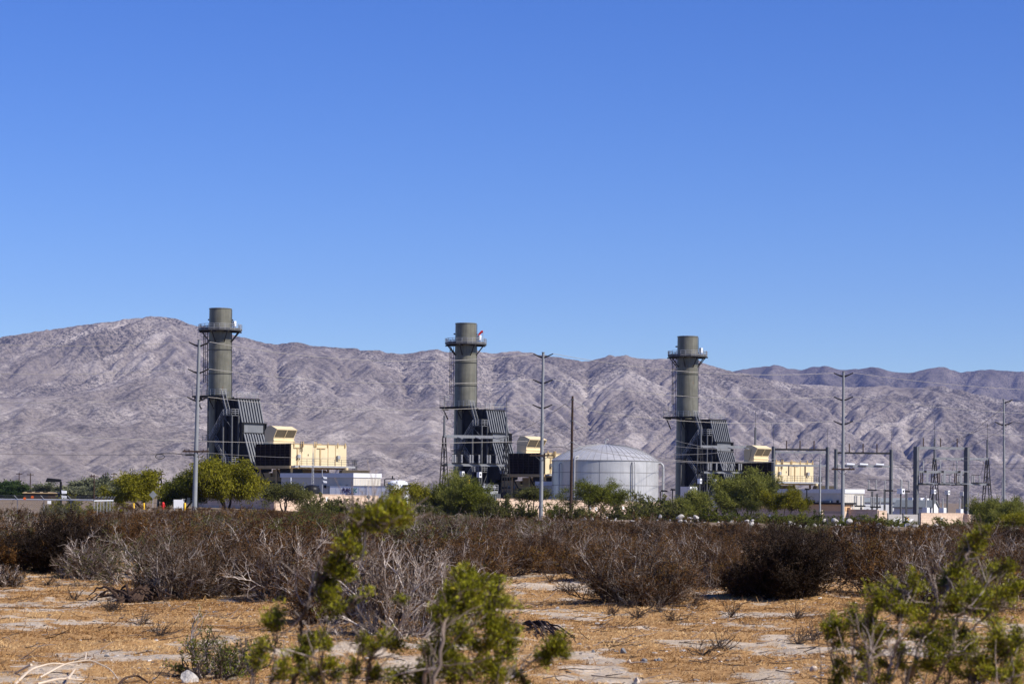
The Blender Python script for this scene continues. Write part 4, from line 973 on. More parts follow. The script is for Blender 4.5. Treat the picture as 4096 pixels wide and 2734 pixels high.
for k, f in enumerate((.05, .39, .72)):
    c = gw*gs*f; zu, zl = gzz(1886), gzz(1934)
    for x in (.35, .68): ins(g3, c[0]+x, c[1]-.5, zl+.2, zu-.15, .14, 'porcd')
    mb = MB(); mb.box(c[0]+1.35, c[0]+1.75, c[1]-.85, c[1]-.5, zl+.15, zu+.2); mb.bar((c[0]+1.4, c[1]-.7, zu+.15), (c[0]+3.6, c[1]-.7, zu+.1), .17); mb.bar((c[0]+1.4, c[1]-.7, zl+.1), (c[0]+3.6, c[1]-.7, zl+.05), .17); mb.build('switch_blade', M['porc'], g3)
    mb = MB(); mb.box(c[0]-.1, c[0]+2.6, c[1]-1.0, c[1]-.4, zl-.2, zl+.02); mb.box(c[0]+1.0, c[0]+1.4, c[1]-.9, c[1]-.45, zu-.1, zu+.25); mb.build('switch_base', M['dark'], g3)
for k in range(3):
    e = (t4[1][-1], t4[0][1], t4[1][1])[k]
    wire(('dark wire from the rightmost pole to the left end of the largest gantry', 'dark wire from the rightmost pole top to the middle of the largest gantry', 'dark wire from the rightmost pole to the right end of the largest gantry')[k], gp3((.24, .58, .9)[k], 1797), e, .35, .03, 'wired')
wire('dark wire leaving the rightmost pole top to the right edge', t4[0][1], G3(4600, 1660, 380), .5, .03, 'wired')
wire('dark wire leaving the second arm of the rightmost pole to the right', t4[1][1], G3(4600, 1720, 380), .5, .03, 'wired')
for k, (pa, pb) in enumerate(((1838, 1790), (1848, 1808), (1858, 1850), (1866, 1878))):
    wire(('upper', 'second', 'third', 'lowest')[k]+' pale wire crossing behind the largest gantry to the right edge', G3(3570, pa, 445), G3(4600, pb-40, 430), .9, .026, 'wire' if k < 2 else 'wired')
# gantry to gantry slack
for k, f in enumerate((.2, .5, .8)): wire(('left', 'centre', 'right')[k]+' slack wire hanging inside the gantry that frames the filter house', gp1(f-.12, 1809), gp1(f+.1, 1833), .9, .025, 'wired', 10)
# free-standing disconnect switches and bus supports
def switch_stand(label, px, pbase, Y, plan, zb, group='switch stands', pole=True):
    b = gbase(px, Y); o = thing('switch_stand', label, 'switch stand', b, group); zz = lambda py: float(at(px, py, Y)[2])-b[2]
    xx = lambda q: float(at(q, 1990, Y)[0])-b[0]
    for bx0, bx1, py in plan['beam']: mb = MB(); mb.box(xx(bx0), xx(bx1), -.2, .2, zz(py)-.14, zz(py)+.14); mb.build('beam', M['dark'], o)
    for q, p0_, p1_ in plan['ins']: ins(o, xx(q), 0, zz(p0_), zz(p1_), .17)
    for q, p1_ in plan['post']: mb = MB(); mb.box(xx(q)-.18, xx(q)+.18, -.18, .18, -.4, zz(p1_)-.145); mb.build('post', M['galvd'], o)
    for q0, q1, p_ in plan.get('bus', ()): mb = MB(); mb.tube([(xx(q0), 0, zz(p_)+.06), (xx(q1), 0, zz(p_)+.06)], .05, 6); mb.build('bus_bar', M['dark'], o)
    return o
R6 = lambda x, y: (3360+x/4.125, 1740+y/4.125)
X6 = lambda x: 3360+x/4.125; Y6 = lambda y: 1740+y/4.125
switch_stand('three-phase switch stand with dark bars left of the largest gantry', X6(737), 0, 428, dict(beam=[(X6(450), X6(600), Y6(905)), (X6(745), X6(870), Y6(912)), (X6(1040), X6(1150), Y6(925))], ins=[(X6(q), Y6(895), Y6(740)) for q in (475, 595, 745, 865, 1020, 1135)], post=[(X6(737), Y6(880)), (X6(530), Y6(915)), (X6(1095), Y6(935))], bus=[(X6(470), X6(600), Y6(735)), (X6(745), X6(865), Y6(742)), (X6(1015), X6(1140), Y6(752)), (X6(600), X6(745), Y6(912)), (X6(870), X6(1040), Y6(925))]), 0)
switch_stand('low bus support with eight insulators over the pale shed', X6(460), 0, 420, dict(beam=[(X6(240), X6(420), Y6(1167)), (X6(500), X6(675), Y6(1183))], ins=[(X6(q), Y6(1155), Y6(995)) for q in (275, 348, 395, 243)]+[(X6(q), Y6(1172), Y6(1008)) for q in (512, 545, 572, 662)], post=[(X6(350), Y6(1170)), (X6(455), Y6(1200)), (X6(612), Y6(950))], bus=[(X6(240), X6(400), Y6(990)), (X6(500), X6(665), Y6(1003)), (X6(420), X6(500), Y6(1178))]), 0)
def breaker(label, px, py, pbase, Y, w_, hgt, top=None, group='white switchgear boxes', face=True):
    b = gbase(px, Y); o = thing('switchgear_box', label, 'switchgear', b, group); z = float(at(px, py, Y)[2])-b[2]
    mb = MB(U, W); mb.box(-w_/2, w_/2, -w_/2, w_/2, z-hgt, z); bx = mb.build('cabinet', M['white'], o)
    mb = MB(); mb.tube([(0, 0, -.3), (0, 0, z-hgt)], .16, 8); mb.build('post', M['galvd'], o)
    if face: mb = MB(U, W); mb.box(-w_*.22, w_*.22, w_/2, w_/2+.03, z-hgt*.7, z-hgt*.3); mb.build('dial', M['dark'], bx)
    if top: ins(o, 0, 0, z, float(at(px, top, Y)[2])-b[2], .2)
    return o
breaker('white box with a dark dial on a pole beside the largest gantry', X6(1003), Y6(880), 0, 424, 1.05, .95, Y6(720))
X7 = lambda x: 3640+x/4.02; Y7 = lambda y: 1730+y/4.02
for k, (x, yt, yi) in enumerate(((258, 1200, 1010), (527, 1205, 1050), (800, 1225, 1055))):
    breaker(('white box on the wall top beside the gabled hut, left of three', 'white box on the wall top, middle of three', 'white box on the wall top, close to the right gantry post')[k], X7(x), Y7(yt), 0, 425, 1.0, 1.05, Y7(yi), face=False)
for k, (x, yt) in enumerate(((375, 910), (600, 925), (843, 945))):
    breaker(('small white metering unit behind the largest gantry, left of three', 'small white metering unit below the gantry beam, middle of three', 'small white metering unit touching the right gantry post')[k], X7(x), Y7(yt), 0, 446, .75, .85, None, 'white metering units')
# transformers and tanks of the yard
def transformer(label, px, ptop, Y, wd, dp, mat='bluew'):
    b = gbase(px, Y); o = thing('transformer', label, 'transformer', b, 'power transformers'); h = float(at(px, ptop, Y)[2])-b[2]
    mb = MB(U, W); mb.box(-wd/2, wd/2, -dp/2, dp/2, -.3, h); bd = mb.build('body', M[mat], o)
    for k in (-1, 1):
        mb = MB(U, W)
        for j in range(7): a = -wd/2+.2+j*(wd-.5)/6; mb.box(a, a+.1, k*dp/2 if k > 0 else -dp/2-.7, dp/2+.7 if k > 0 else -dp/2, .6, h-.5)
        mb.build('radiator', M[mat], o)
    for a in (-wd*.3, 0, wd*.3):
        q = U*a; ins(o, q[0], q[1], h, h+1.3, .2)
    mb = MB(U, W); mb.tube([(-wd*.45, dp*.3, h+.55), (wd*.45, dp*.3, h+.55)], .33, 10); mb.build('conservator', M[mat], o)
    mb = MB(U, W); rail(mb, [(-wd/2, -dp/2, h), (-wd/2, dp/2, h), (wd/2, dp/2, h)], step=1.0); mb.build('railing', M['galv'], o)
    return o
transformer('grey transformer behind the round green bush, right of its A-frame leg', 1938, 1962, 400, 4.0, 2.8, 'box')
transformer('pale transformer half hidden behind bushes below the third stack', 2868, 1985, 420, 4.2, 2.8)
for k, (px, pt, Y_) in enumerate(((1847, 1884, 398), (1916, 1887, 398), (2798, 1913, 428), (2858, 1915, 428))):
    breaker(('white drum on a post at the middle A-frame, left one', 'white drum on a post at the middle A-frame, right one', 'white drum on a post at the third A-frame, left one', 'white drum on a post at the third A-frame, right one')[k], px, pt, 0, Y_, .62, .95, None, 'white instrument drums')
yb = MB(); yb.lathe([(.01, 0), (.28, .05), (.34, .35), (.25, .7), (.01, .75)], n=10); yo = yb.build('yellow_lamp', M['yellow']); yo.location = G3(1873, 1935, 396); tag(yo, 'yellow domed fitting beside the round green bush', 'fitting')
# white equipment house below the third stack
b = gbase(2748, 425); o = thing('equipment_house', 'low white equipment box at the foot of the third stack', 'cabinet', b); h = float(at(2748, 1945, 425)[2])-b[2]
mb = MB(U, W); mb.box(-.6, 1.7, -1.1, 1.1, -.3, h); mb.build('body', M['white'], o); mb = MB(U, W); mb.box(-.64, -.6, -.9, .1, .2, 2.2); mb.build('door', M['box'], o)
# pale sheds behind the yard
def shed(label, pxl, pxr, ptop, Y, dp, mat, roof, name='shed', rise=.8, ang=8, eave=0):
    A = at(pxl, ptop, Y); w_ = np.array((math.cos(R(ang)), math.sin(R(ang)))); n_ = np.array((-w_[1], w_[0])); tx = un(pxr, ptop)[0]/F; s_ = float((tx*Y-A[0])/(w_[0]-tx*w_[1]))
    z0 = float(gz(A[0], Y)); h = float(A[2])-z0; o = thing(name, label, 'building', (float(A[0]), Y, z0), rz=R(ang))
    mb = MB(); mb.box(0, s_, 0, dp, -.5, h); w1 = mb.build('wall', M[mat], o)
    mb = MB(); mb.prism([(-.25-eave, h+.004), (-.25-eave, h+.16), (dp/2, h+rise), (dp+.25, h+.16), (dp+.25, h+.004)], -.2, s_+.2); mb.build('roof', M[roof], o)
    return o, s_, h, w1
o, s_, h, w1 = shed('long pale blue metal shed behind the switch stands', 3385, 3655, 2008, 470, 9, 'bluew', 'roofg', rise=1.0)
for x in np.arange(1.2, s_-.3, 2.4): mb = MB(); mb.box(x, x+.06, -.03, -.001, .1, h-.1); mb.build('panel_joint', M['white'], w1)
for x in (s_*.45, s_*.8): mb = MB(); mb.box(x, x+1.0, -.05, -.001, 0, 2.1); mb.build('door', M['ctrl'], o)
# gabled hut
b = gbase(3740, 450); o = thing('gabled_hut', 'small white gabled hut with dark roof between the gantry posts', 'hut', b); z1 = float(at(3740, 2003, 450)[2])-b[2]
mb = MB(U, W); mb.prism([(-1.3, -.4), (-1.3, z1-1.15), (0, z1), (1.3, z1-1.15), (1.3, -.4)], -8.5, 0, 'b'); mb.build('wall', M['white'], o)
mb = MB(U, W)
for k in (-1, 1): mb.prism([(0, z1+.02), (0, z1+.2), (k*1.62, z1-1.22), (k*1.62, z1-1.4)], -8.7, .3, 'b')
mb.build('roof', M['roofg'], o)
mb = MB(U, W); mb.box(-.45, .45, .003, .05, -.1, 2.0); mb.build('door', M['bluew'], o)
for k, px in enumerate((3648, 3680, 3706)):
    b = gbase(px, 470); h = float(at(px, 1988+k*2, 470)[2])-b[2]; o = thing('metal_cabinet', ('tall white cabinet behind the left post of the largest gantry', 'tall white cabinet just right of the left gantry post', 'narrow tall white cabinet beside the tower leg')[k], 'cabinet', b, 'tall white cabinets')
    mb = MB(U, W); mb.box(-.7, .7, -.55, .55, -.3, h); bd = mb.build('body', M['white'], o); mb = MB(U, W); mb.box(-.5, .5, .553, .59, .3, h-.3); mb.build('door', M['bluew'], o)
# tan brick hut with a dark flat roof
A = at(3415, 2012, 396); b = (float(A[0])-U[0]*3.0, 396-U[1]*3.0, float(gz(A[0], 396))); h = float(A[2])-b[2]
o = thing('brick_hut', 'tan brick hut with flat dark roof behind the third steel pole', 'building', b, rz=math.atan2(U[1], U[0]))
mb = MB(); mb.box(0, 3.0, 0, 22, -.6, h-1.35); mb.build('lower_wall', M['brick'], o); mb = MB(); mb.box(.02, 2.98, .02, 21.98, h-1.35, h-.2); up = mb.build('upper_wall', M['siding'], o)
mb = MB(); mb.box(-.35, 3.35, -.35, 22.3, h-.2, h+.12); mb.build('roof', M['dark'], o)
for x in np.arange(.3, 3, .55): mb = MB(); mb.box(x, x+.05, -.02, .019, h-1.33, h-.22); mb.build('batten', M['tand'], up)
mb = MB(); mb.box(1.9, 2.5, -.2, .0, h-1.0, h-.55); mb.build('meter_box', M['box'], o)

# ================================================================ the yard at far left
def cl_fence(label, A, B, top, step=3.0):
    A = np.array(A[:2], float); B = np.array(B[:2], float); d = B-A; Ln = float(np.linalg.norm(d)); d /= Ln; z0 = float(gz(*A)); h = top-z0
    o = thing('chain_link_fence', label, 'fence', (A[0], A[1], z0), 'chain link fences', math.atan2(d[1], d[0]))
    mb = MB(); mb.add([(0, 0, 0), (Ln, 0, 0), (Ln, 0, h), (0, 0, h)], [(0, 1, 2, 3)]); mb.build('mesh', M['chain'], o)
    mb = MB(); mb.tube([(0, 0, h), (Ln, 0, h)], .06, 6); mb.build('top_rail', M['white'], o)
    for x in np.arange(0, Ln+.1, step):
        mb = MB(); mb.tube([(x, 0, -.4), (x, 0, h+.05), (x-.22, -.22, h+.38)], .035, 6); mb.build('post', M['galv'], o)
    for k in range(3): mb = MB(); f = .3+.33*k; mb.tube([(-.22*f, -.22*f, h+.05+.33*f), (Ln-.22*f, -.22*f, h+.05+.33*f)], .012, 4); mb.build('barbed_wire', M['galvd'], o)
    return o
q0 = at(-140, 1990, 214); q1 = at(376, 1990, 208); q2 = at(452, 1990, 226)
cl_fence('chain link fence with barbed wire along the left edge', q0, q1, float(at(200, 1997, 211)[2]))
cl_fence('side run of chain link fence turning away at its corner post', q1, q2, float(at(376, 2002, 208)[2]))
for k, (px, py) in enumerate(((97, 1996), (128, 1990))):
    mb = MB(); mb.prism([(-.1, 0), (.13, -.04), (.17, .14), (.0, .2), (-.09, .14)], -.02, .02, 'b'); f = mb.build('orange_flag', M['orange']); f.location = G3(px, py, 210.5); tag(f, ('orange rag tied to the fence rail, left one', 'orange rag tied above the fence rail, right one')[k], 'flag', 'orange rags on the fence')
mb = MB(); mb.box(-.17, .17, -.02, .02, 0, .3); s_ = mb.build('fence_sign', M['signw']); s_.location = G3(197, 2014, 209.6); tag(s_, 'small white sign fixed to the chain link fence', 'sign')
mb = MB(); mb.box(-.5, .5, 0, .35, 0, .9)
# white panel, hydrant, bollards
b = gbase(714, 285); o = thing('signboard', 'blank white board on two legs left of the first steel pole', 'board', b); zt = float(at(714, 1997, 285)[2])-b[2]
mb = MB(); mb.box(-.6, .6, -.04, .04, zt-1.05, zt); mb.build('board', M['signw'], o)
for x in (-.5, .5): mb = MB(); mb.box(x-.06, x+.06, .05, .13, -.2, zt-.1); mb.build('leg', M['white'], o)
b = gbase(653, 300); o = thing('fire_hydrant', 'red hydrant post left of the white board', 'hydrant', b); zt = float(at(653, 2006, 300)[2])-b[2]
mb = MB(); mb.lathe([(.2, 0), (.2, .1), (.15, .14), (.15, zt-.35), (.2, zt-.33), (.2, zt-.22), (.1, zt-.05), (.01, zt)], n=12); mb.build('barrel', M['red'], o); mb = MB(); mb.tube([(-.28, 0, zt-.55), (.28, 0, zt-.55)], .1, 8); mb.build('outlet', M['red'], o)
for k, px in enumerate((535, 576, 740)):
    b = gbase(px, 300); zt = float(at(px, 2010, 300)[2])-b[2]; mb = MB(); mb.lathe([(.13, -.2), (.13, zt-.08), (.08, zt), (.01, zt+.02)], n=10); o = mb.build('bollard', M['yellow']); o.location = b
    tag(o, ('yellow bollard left of the leaning tree trunk', 'yellow bollard beside the leaning tree trunk', 'yellow bollard right of the white board')[k], 'bollard', 'yellow bollards')
# grey valve gear seen under the trees
for k, (px, Y_) in enumerate(((664, 322), (690, 326), (735, 330), (756, 322))):
    b = gbase(px, Y_); o = thing('valve_skid', ('grey pipe skid behind the red hydrant', 'grey pipe skid left of the white board', 'grey pipe skid behind the yellow bollard', 'grey pipe skid close to the first steel pole')[k], 'pipe skid', b, 'grey pipe skids under the trees')
    mb = MB()
    for j in range(4): y = .4*j; zz = 1.2+.35*((j+k) % 3); mb.tube([(-1.2, y, .2), (-1.2, y, zz), (1.1, y, zz), (1.1, y, .2)], .12, 6)
    mb.build('pipework', M['galv'], o)
    mb = MB(); mb.box(-.5, .2, -.35, -.1, .8, 1.6); mb.build('panel', M['white'], o)
# a long low building and thin poles far left
o, s_, h, w1 = shed('low brown building far left in front of the dark trees', 95, 222, 1972, 430, 6, 'wood', 'tand', 'low_building', .3, 4)
for x in np.arange(.6, s_-1, 1.5): mb = MB(); mb.box(x, x+.9, -.04, -.001, .6, 1.7); mb.build('window', M['dark'], o)
for k, (px, pt, Y_) in enumerate(((76, 1889, 640), (121, 1891, 600), (376, 1897, 470), (366, 1896, 690), (422, 1889, 720), (455, 1889, 640), (645, 1889, 640))):
    b = gbase(px, Y_); h = float(at(px, pt, Y_)[2])-b[2]
    o = thing('far_pole', ('thin far pole at the left edge above the dark trees', 'thin far pole above the low brown building', 'tallest thin pole rising before the grey-green trees', 'thin far pole just left of the tallest thin one', 'thin far pole over the grey-green treetops', 'thin far pole left of the yellow-green tree', 'thin far pole behind the lamp between the trees')[k], 'utility pole', b, 'thin wooden poles far left')
    mb = MB(); mb.tube([(0, 0, -.5), (0, 0, h)], [.16, .11], 6); mb.build('pole', M['wood'], o); mb = MB(); mb.box(-.9, .9, -.06, .06, h-.5, h-.32); mb.build('crossarm', M['wood'], o)
# ================================================================ plants
def nrm(v): return v/(np.linalg.norm(v, axis=-1, keepdims=True)+1e-9)
def grow(g, p0, d0, ln, K, wig, up=0.0, curl=None):
    """N crooked shoots of K points"""
    N_ = len(p0); P = np.empty((N_, K, 3)); P[:, 0] = p0; d = nrm(d0); st = (ln/(K-1))[:, None]
    bias = g.normal(0, wig*.45, (N_, 3))
    for k in range(1, K):
        d = nrm(d+g.normal(0, wig, (N_, 3))+bias*(1 if k % 3 else -1.4)+np.array((0, 0, up)))
        P[:, k] = P[:, k-1]+d*st
    return P
def sprout(g, P, per, lo, hi):
    """start points and headings of side shoots"""
    N_, K, _ = P.shape; i = np.repeat(np.arange(N_), per); t = g.uniform(lo, hi, len(i))*(K-1); k = np.minimum(t.astype(int), K-2); f = (t-k)[:, None]
    p = P[i, k]*(1-f)+P[i, k+1]*f; d = nrm(P[i, k+1]-P[i, k]); return i, p, d, t/(K-1)
def tubes(P, r, S=3):
    N_, K, _ = P.shape; T = np.gradient(P, axis=1); T = nrm(T); ref = np.where(np.abs(T[..., 2:3]) > .9, np.array((1., 0, 0)), np.array((0, 0, 1.)))
    x = nrm(np.cross(T, ref)); y = np.cross(x, T); a = 2*np.pi*np.arange(S)/S
    V = P[:, :, None]+(x[:, :, None]*np.cos(a)[:, None]+y[:, :, None]*np.sin(a)[:, None])*r[:, :, None, None]
    b = (np.arange(N_)*K*S)[:, None, None]+(np.arange(K-1)*S)[None, :, None]; j = np.arange(S)[None, None, :]; j2 = (j+1) % S
    Q = np.stack([b+j, b+j2, b+S+j2, b+S+j], -1).reshape(-1, 4)
    return V.reshape(-1, 3), Q
def taper(N_, K, r0, r1): return np.asarray(r0)[:, None]*(1-np.linspace(0, 1, K))[None]+np.asarray(r1)[:, None]*np.linspace(0, 1, K)[None] if np.ndim(r0) else np.tile(np.linspace(r0, r1, K), (N_, 1))
def blades(g, p, d, ln, wd, spread=1.0):
    """one small leaf quad (kite) at each point"""
    n = len(p); d = nrm(d+g.normal(0, spread, (n, 3))*.7); s = nrm(np.cross(d, g.normal(0, 1, (n, 3))))
    ln = ln*g.uniform(.6, 1.3, n)[:, None]; wd = wd*g.uniform(.7, 1.2, n)[:, None]
    V = np.stack([p, p+d*ln*.5+s*wd*.5, p+d*ln, p+d*ln*.5-s*wd*.5], 1).reshape(-1, 3)
    return V, np.arange(4*n).reshape(-1, 4)
class PM:
    def __init__(s): s.V = []; s.Q = []; s.T = []; s.n = 0
    def add(s, V, Q, t):
        s.V.append(V); s.Q.append(Q+s.n); s.n += len(V); s.T.append(np.broadcast_to(np.asarray(t, float), (len(V),)) if np.ndim(t) == 0 else np.asarray(t, float))
    def mesh(s, name, sm=True): return np_mesh(name, np.vstack(s.V), np.vstack(s.Q), None, sm, {'tint': np.concatenate(s.T)})
# bark: pale grey twigs to dark old wood; leaves in several seasons
M['bark'] = leafmat('grey_bark', [(0, (.022, .014, .010)), (.45, (.082, .060, .047)), (.74, (.23, .182, .150)), (1, (.50, .44, .39))], .8, 0, .1)
M['barkd'] = leafmat('dark_bark', [(0, (.02, .014, .011)), (.6, (.06, .045, .036)), (1, (.16, .13, .11))], .85, 0, .1)
M['lbrown'] = leafmat('rust_brown_leaf', [(0, (.022, .010, .004)), (.4, (.078, .036, .011)), (.72, (.14, .068, .020)), (.9, (.185, .105, .028)), (1, (.16, .14, .025))], .75, .2, .28)
M['ldark'] = leafmat('dark_brown_leaf', [(0, (.009, .006, .004)), (.6, (.022, .013, .007)), (1, (.05, .028, .012))], .75, .1, .15)
M['lnear'] = leafmat('near_creosote_leaf', [(0, (.030, .033, .004)), (.3, (.095, .10, .008)), (.6, (.22, .22, .014)), (.88, (.40, .38, .03)), (1, (.27, .14, .025))], .4, .3, .05)
M['lgreen'] = leafmat('creosote_leaf', [(0, (0.034, 0.047, 0.008)), (.5, (0.101, 0.119, 0.015)), (.85, (0.203, 0.209, 0.024)), (1, (0.284, 0.203, 0.034))], .45, .3, .2)
M['lolive'] = leafmat('olive_leaf', [(0, (0.041, 0.046, 0.014)), (.5, (0.105, 0.111, 0.027)), (1, (0.189, 0.169, 0.041))], .6, .3, .25)
M['lmesq'] = leafmat('mesquite_leaf', [(0, (.035, .045, .006)), (.5, (.120, .132, .014)), (1, (.21, .21, .024))], .6, .35, .12)
M['lyel'] = leafmat('yellow_green_leaf', [(0, (.055, .052, .004)), (.5, (.185, .175, .010)), (1, (.31, .27, .018))], .6, .35, .1)
M['lpalo'] = leafmat('palo_verde_leaf', [(0, (.06, .07, .014)), (.5, (.18, .19, .036)), (1, (.31, .30, .07))], .6, .35, .12)
M['lgrey'] = leafmat('grey_green_leaf', [(0, (0.074, 0.084, 0.043)), (.5, (0.155, 0.165, 0.088)), (1, (0.243, 0.243, 0.135))], .7, .3, .15)
M['lfar'] = leafmat('dark_green_leaf', [(0, (.02, .035, .010)), (.5, (.045, .075, .018)), (1, (.08, .11, .03))], .7, .3, .15)
M['straw'] = leafmat('dry_grass', [(0, (.18, .09, .03)), (.45, (.44, .255, .10)), (1, (.68, .48, .24))], .8, .25, 0)
M['pale_wood'] = plain('bleached_wood', (.52, .43, .33), .8, 0, .15, 6)

def shrub_mesh(seed, H, Rr, n0=24, per1=7, per2=5, leaf=10, lsize=(.028, .013), bare=0.0, lean=0.0, pale=.5, upright=0.0, wig=.20, thick=1.0, droop=0.0, leaf_lo=.15):
    g = np.random.default_rng(seed)
    az = g.uniform(0, 2*np.pi, n0); tl = 1.38*g.uniform(0.0, 1.0, n0)**.62*(1-upright)
    d = np.stack([np.sin(tl)*np.cos(az)+lean, np.sin(tl)*np.sin(az), np.cos(tl)], 1)
    b = np.stack([np.cos(az), np.sin(az), 0*az], 1)*(g.uniform(0, .38*Rr+.03, n0))[:, None]; b[:, 2] = -.06
    ln = g.uniform(.55, 1.0, n0)/np.sqrt((np.cos(tl)/H)**2+(np.sin(tl)/Rr)**2)
    w = PM(); P0 = grow(g, b, d, ln, 9, wig*.95, .035)
    t0 = np.clip(g.normal(pale, .22, n0), 0, 1)
    V, Q = tubes(P0, taper(n0, 9, g.uniform(.011, .021, n0)*thick, np.full(n0, .004*thick)), 4); w.add(V, Q, np.repeat(t0, 9*4))
    i, p, dd, t = sprout(g, P0, per1, .22, 1.0); n1 = len(i)
    P1 = grow(g, p, nrm(dd*1.1+g.normal(0, .62, (n1, 3))+np.array((lean*.4, 0, .28))), ln[i]*g.uniform(.25, .5, n1)*(1.15-.5*t), 6, wig*1.1, .07)
    t1 = np.clip(t0[i]+g.normal(0, .15, n1), 0, 1)
    V, Q = tubes(P1, taper(n1, 6, .0068*thick, .0028*thick), 3); w.add(V, Q, np.repeat(t1, 6*3))
    j, p, dd, t = sprout(g, P1, per2, .15, 1.0); n2 = len(j)
    P2 = grow(g, p, nrm(dd+g.normal(0, .6, (n2, 3))+np.array((lean*.3, 0, .3))), H*g.uniform(.07, .19, n2), 4, wig*1.2, .05-droop)
    V, Q = tubes(P2, taper(n2, 4, .0036*thick, .0016*thick), 3); w.add(V, Q, np.repeat(np.clip(t1[j]-.12, 0, 1), 4*3))
    f = PM(); cl = g.uniform(0, 1, n0)[i][j]; keep = g.random(n2) > bare
    k, p, dd, t = sprout(g, P2[keep], leaf, leaf_lo, 1.0); tint = np.clip(.55*cl[keep][k]+.45*g.random(len(k)), 0, 1)
    V, Q = blades(g, p+g.normal(0, .012, p.shape), dd, lsize[0], lsize[1]); f.add(V, Q, np.repeat(tint, 4))
    return w.mesh('shrub_wood'), f.mesh('shrub_leaves', False)
def plant(name, label, cat, wood, leaves, mw, ml, loc, group=None, rz=0, sc=(1, 1, 1), pn=('branches', 'foliage')):
    t = thing(name, label, cat, loc, group, rz); t.scale = sc
    a = link(pn[0], wood, None, t); b_ = link(pn[1], leaves, None, t)
    if not wood.materials: wood.materials.append(M[mw])
    if not leaves.materials: leaves.materials.append(M[ml])
    return t
def groundY(px, py):
    """distance of the ground seen at a pixel"""
    x, y = un(px, py); d = 6.0
    for _ in range(900):
        if HC-y/F*d <= float(gz(x/F*d, d)): break
        d *= 1.006
    return x/F*d, d
# --- the near brush: each its own growth
near_shrubs = [
 # px, base, top, half width, kind, lean, label
 (250, 2292, 2035, 225, 'dark', .0, 'broad almost black bush near the left edge'),
 (345, 2318, 2095, 120, 'grey', .12, 'bare silver-twigged shrub in front of the almost black bush'),
 (25, 2345, 2225, 55, 'grey', .0, 'thin bare shrub cut by the left edge'),
 (690, 2392, 2075, 170, 'mix', .05, 'crooked grey-stemmed shrub above the dark uprooted root'),
 (930, 2375, 2055, 200, 'brown', .1, 'rusty shrub with tangled stems right of the crooked grey one'),
 (1180, 2400, 2070, 210, 'mix', .12, 'wide brown thicket left of the tall green creosote stem'),
 (1420, 2460, 2095, 190, 'mix', .2, 'twiggy brown shrub just behind the tall green creosote stem'),
 (1590, 2545, 2120, 310, 'grey', .5, 'big wind-bent grey shrub leaning right behind the central creosote'),
 (1840, 2350, 2120, 190, 'brown', .25, 'russet shrub beyond the wind-bent grey one'),
 (2050, 2262, 2105, 130, 'brown', .1, 'low russet shrub above the small sandy clearing'),
 (2235, 2290, 2105, 115, 'brown', .0, 'small brown shrub with shadow at the clearing edge'),
 (2400, 2322, 2100, 150, 'brown', .0, 'brown shrub left behind the round central bush'),
 (2560, 2412, 2080, 255, 'full', .04, 'large round brown bush standing alone right of centre'),
 (2830, 2345, 2105, 170, 'brown', .05, 'russet shrub between the round bush and the black one'),
 (3150, 2392, 2105, 195, 'dark', .08, 'near-black dense bush with a long shadow at its right'),
 (3010, 2372, 2180, 110, 'brown', -.1, 'brown fringe shrub at the left foot of the near-black bush'),
 (3440, 2262, 2120, 120, 'grey', .0, 'grey fan-shaped shrub above the right sandy gap'),
 (3680, 2420, 2125, 180, 'mix', .1, 'grey-brown tangle behind the right creosote, left part'),
 (3870, 2440, 2130, 210, 'mix', .15, 'grey-brown tangle behind the right creosote, right part'),
 (4060, 2400, 2150, 150, 'brown', .0, 'brown shrub at the right edge behind the creosote'),
 (1330, 2490, 2170, 200, 'mix', .1, 'twig thicket low down between the tall creosote stem and the brown thicket'),
 (1770, 2470, 2190, 170, 'mix', .3, 'brown twiggy shrub at the right foot of the wind-bent grey one'),
 (860, 2705, 2440, 190, 'olive', .15, 'loose grey-stemmed shrub with olive tips at lower left of the central creosote'),
 (3760, 2330, 2105, 170, 'brown', .1, 'russet shrub behind the grey-brown tangles'),
]
for k, (px, pb, pt, hw, kind, lean, lab) in enumerate(near_shrubs):
    x, d = groundY(px, pb); H = (pb-pt)/F*d*1.02; Rr = hw/F*d
    sc_ = d/38
    kw = dict(dark=dict(n0=60, per1=10, per2=6, leaf=15, pale=.3, upright=.25, bare=.0, lsize=(.034, .016)), grey=dict(n0=56, per1=8, per2=6, leaf=7, pale=.82, bare=.6, thick=1.25), mix=dict(n0=58, per1=9, per2=6, leaf=9, pale=.70, bare=.3, thick=1.2),
              brown=dict(n0=54, per1=9, per2=6, leaf=11, pale=.55, bare=.12), olive=dict(n0=26, per1=7, per2=5, leaf=7, pale=.6, bare=.45, thick=1.0), full=dict(n0=70, per1=10, per2=6, leaf=9, pale=.64, bare=.2))[kind]
    wd_, lf = shrub_mesh(100+k, H, Rr, lean=lean, **kw)
    plant('desert_shrub', lab, 'shrub', wd_, lf, 'barkd' if kind == 'dark' else 'bark', 'ldark' if kind == 'dark' else ('lgreen' if kind == 'olive' else 'lbrown'), (x, d, float(gz(x, d))), 'near desert shrubs')
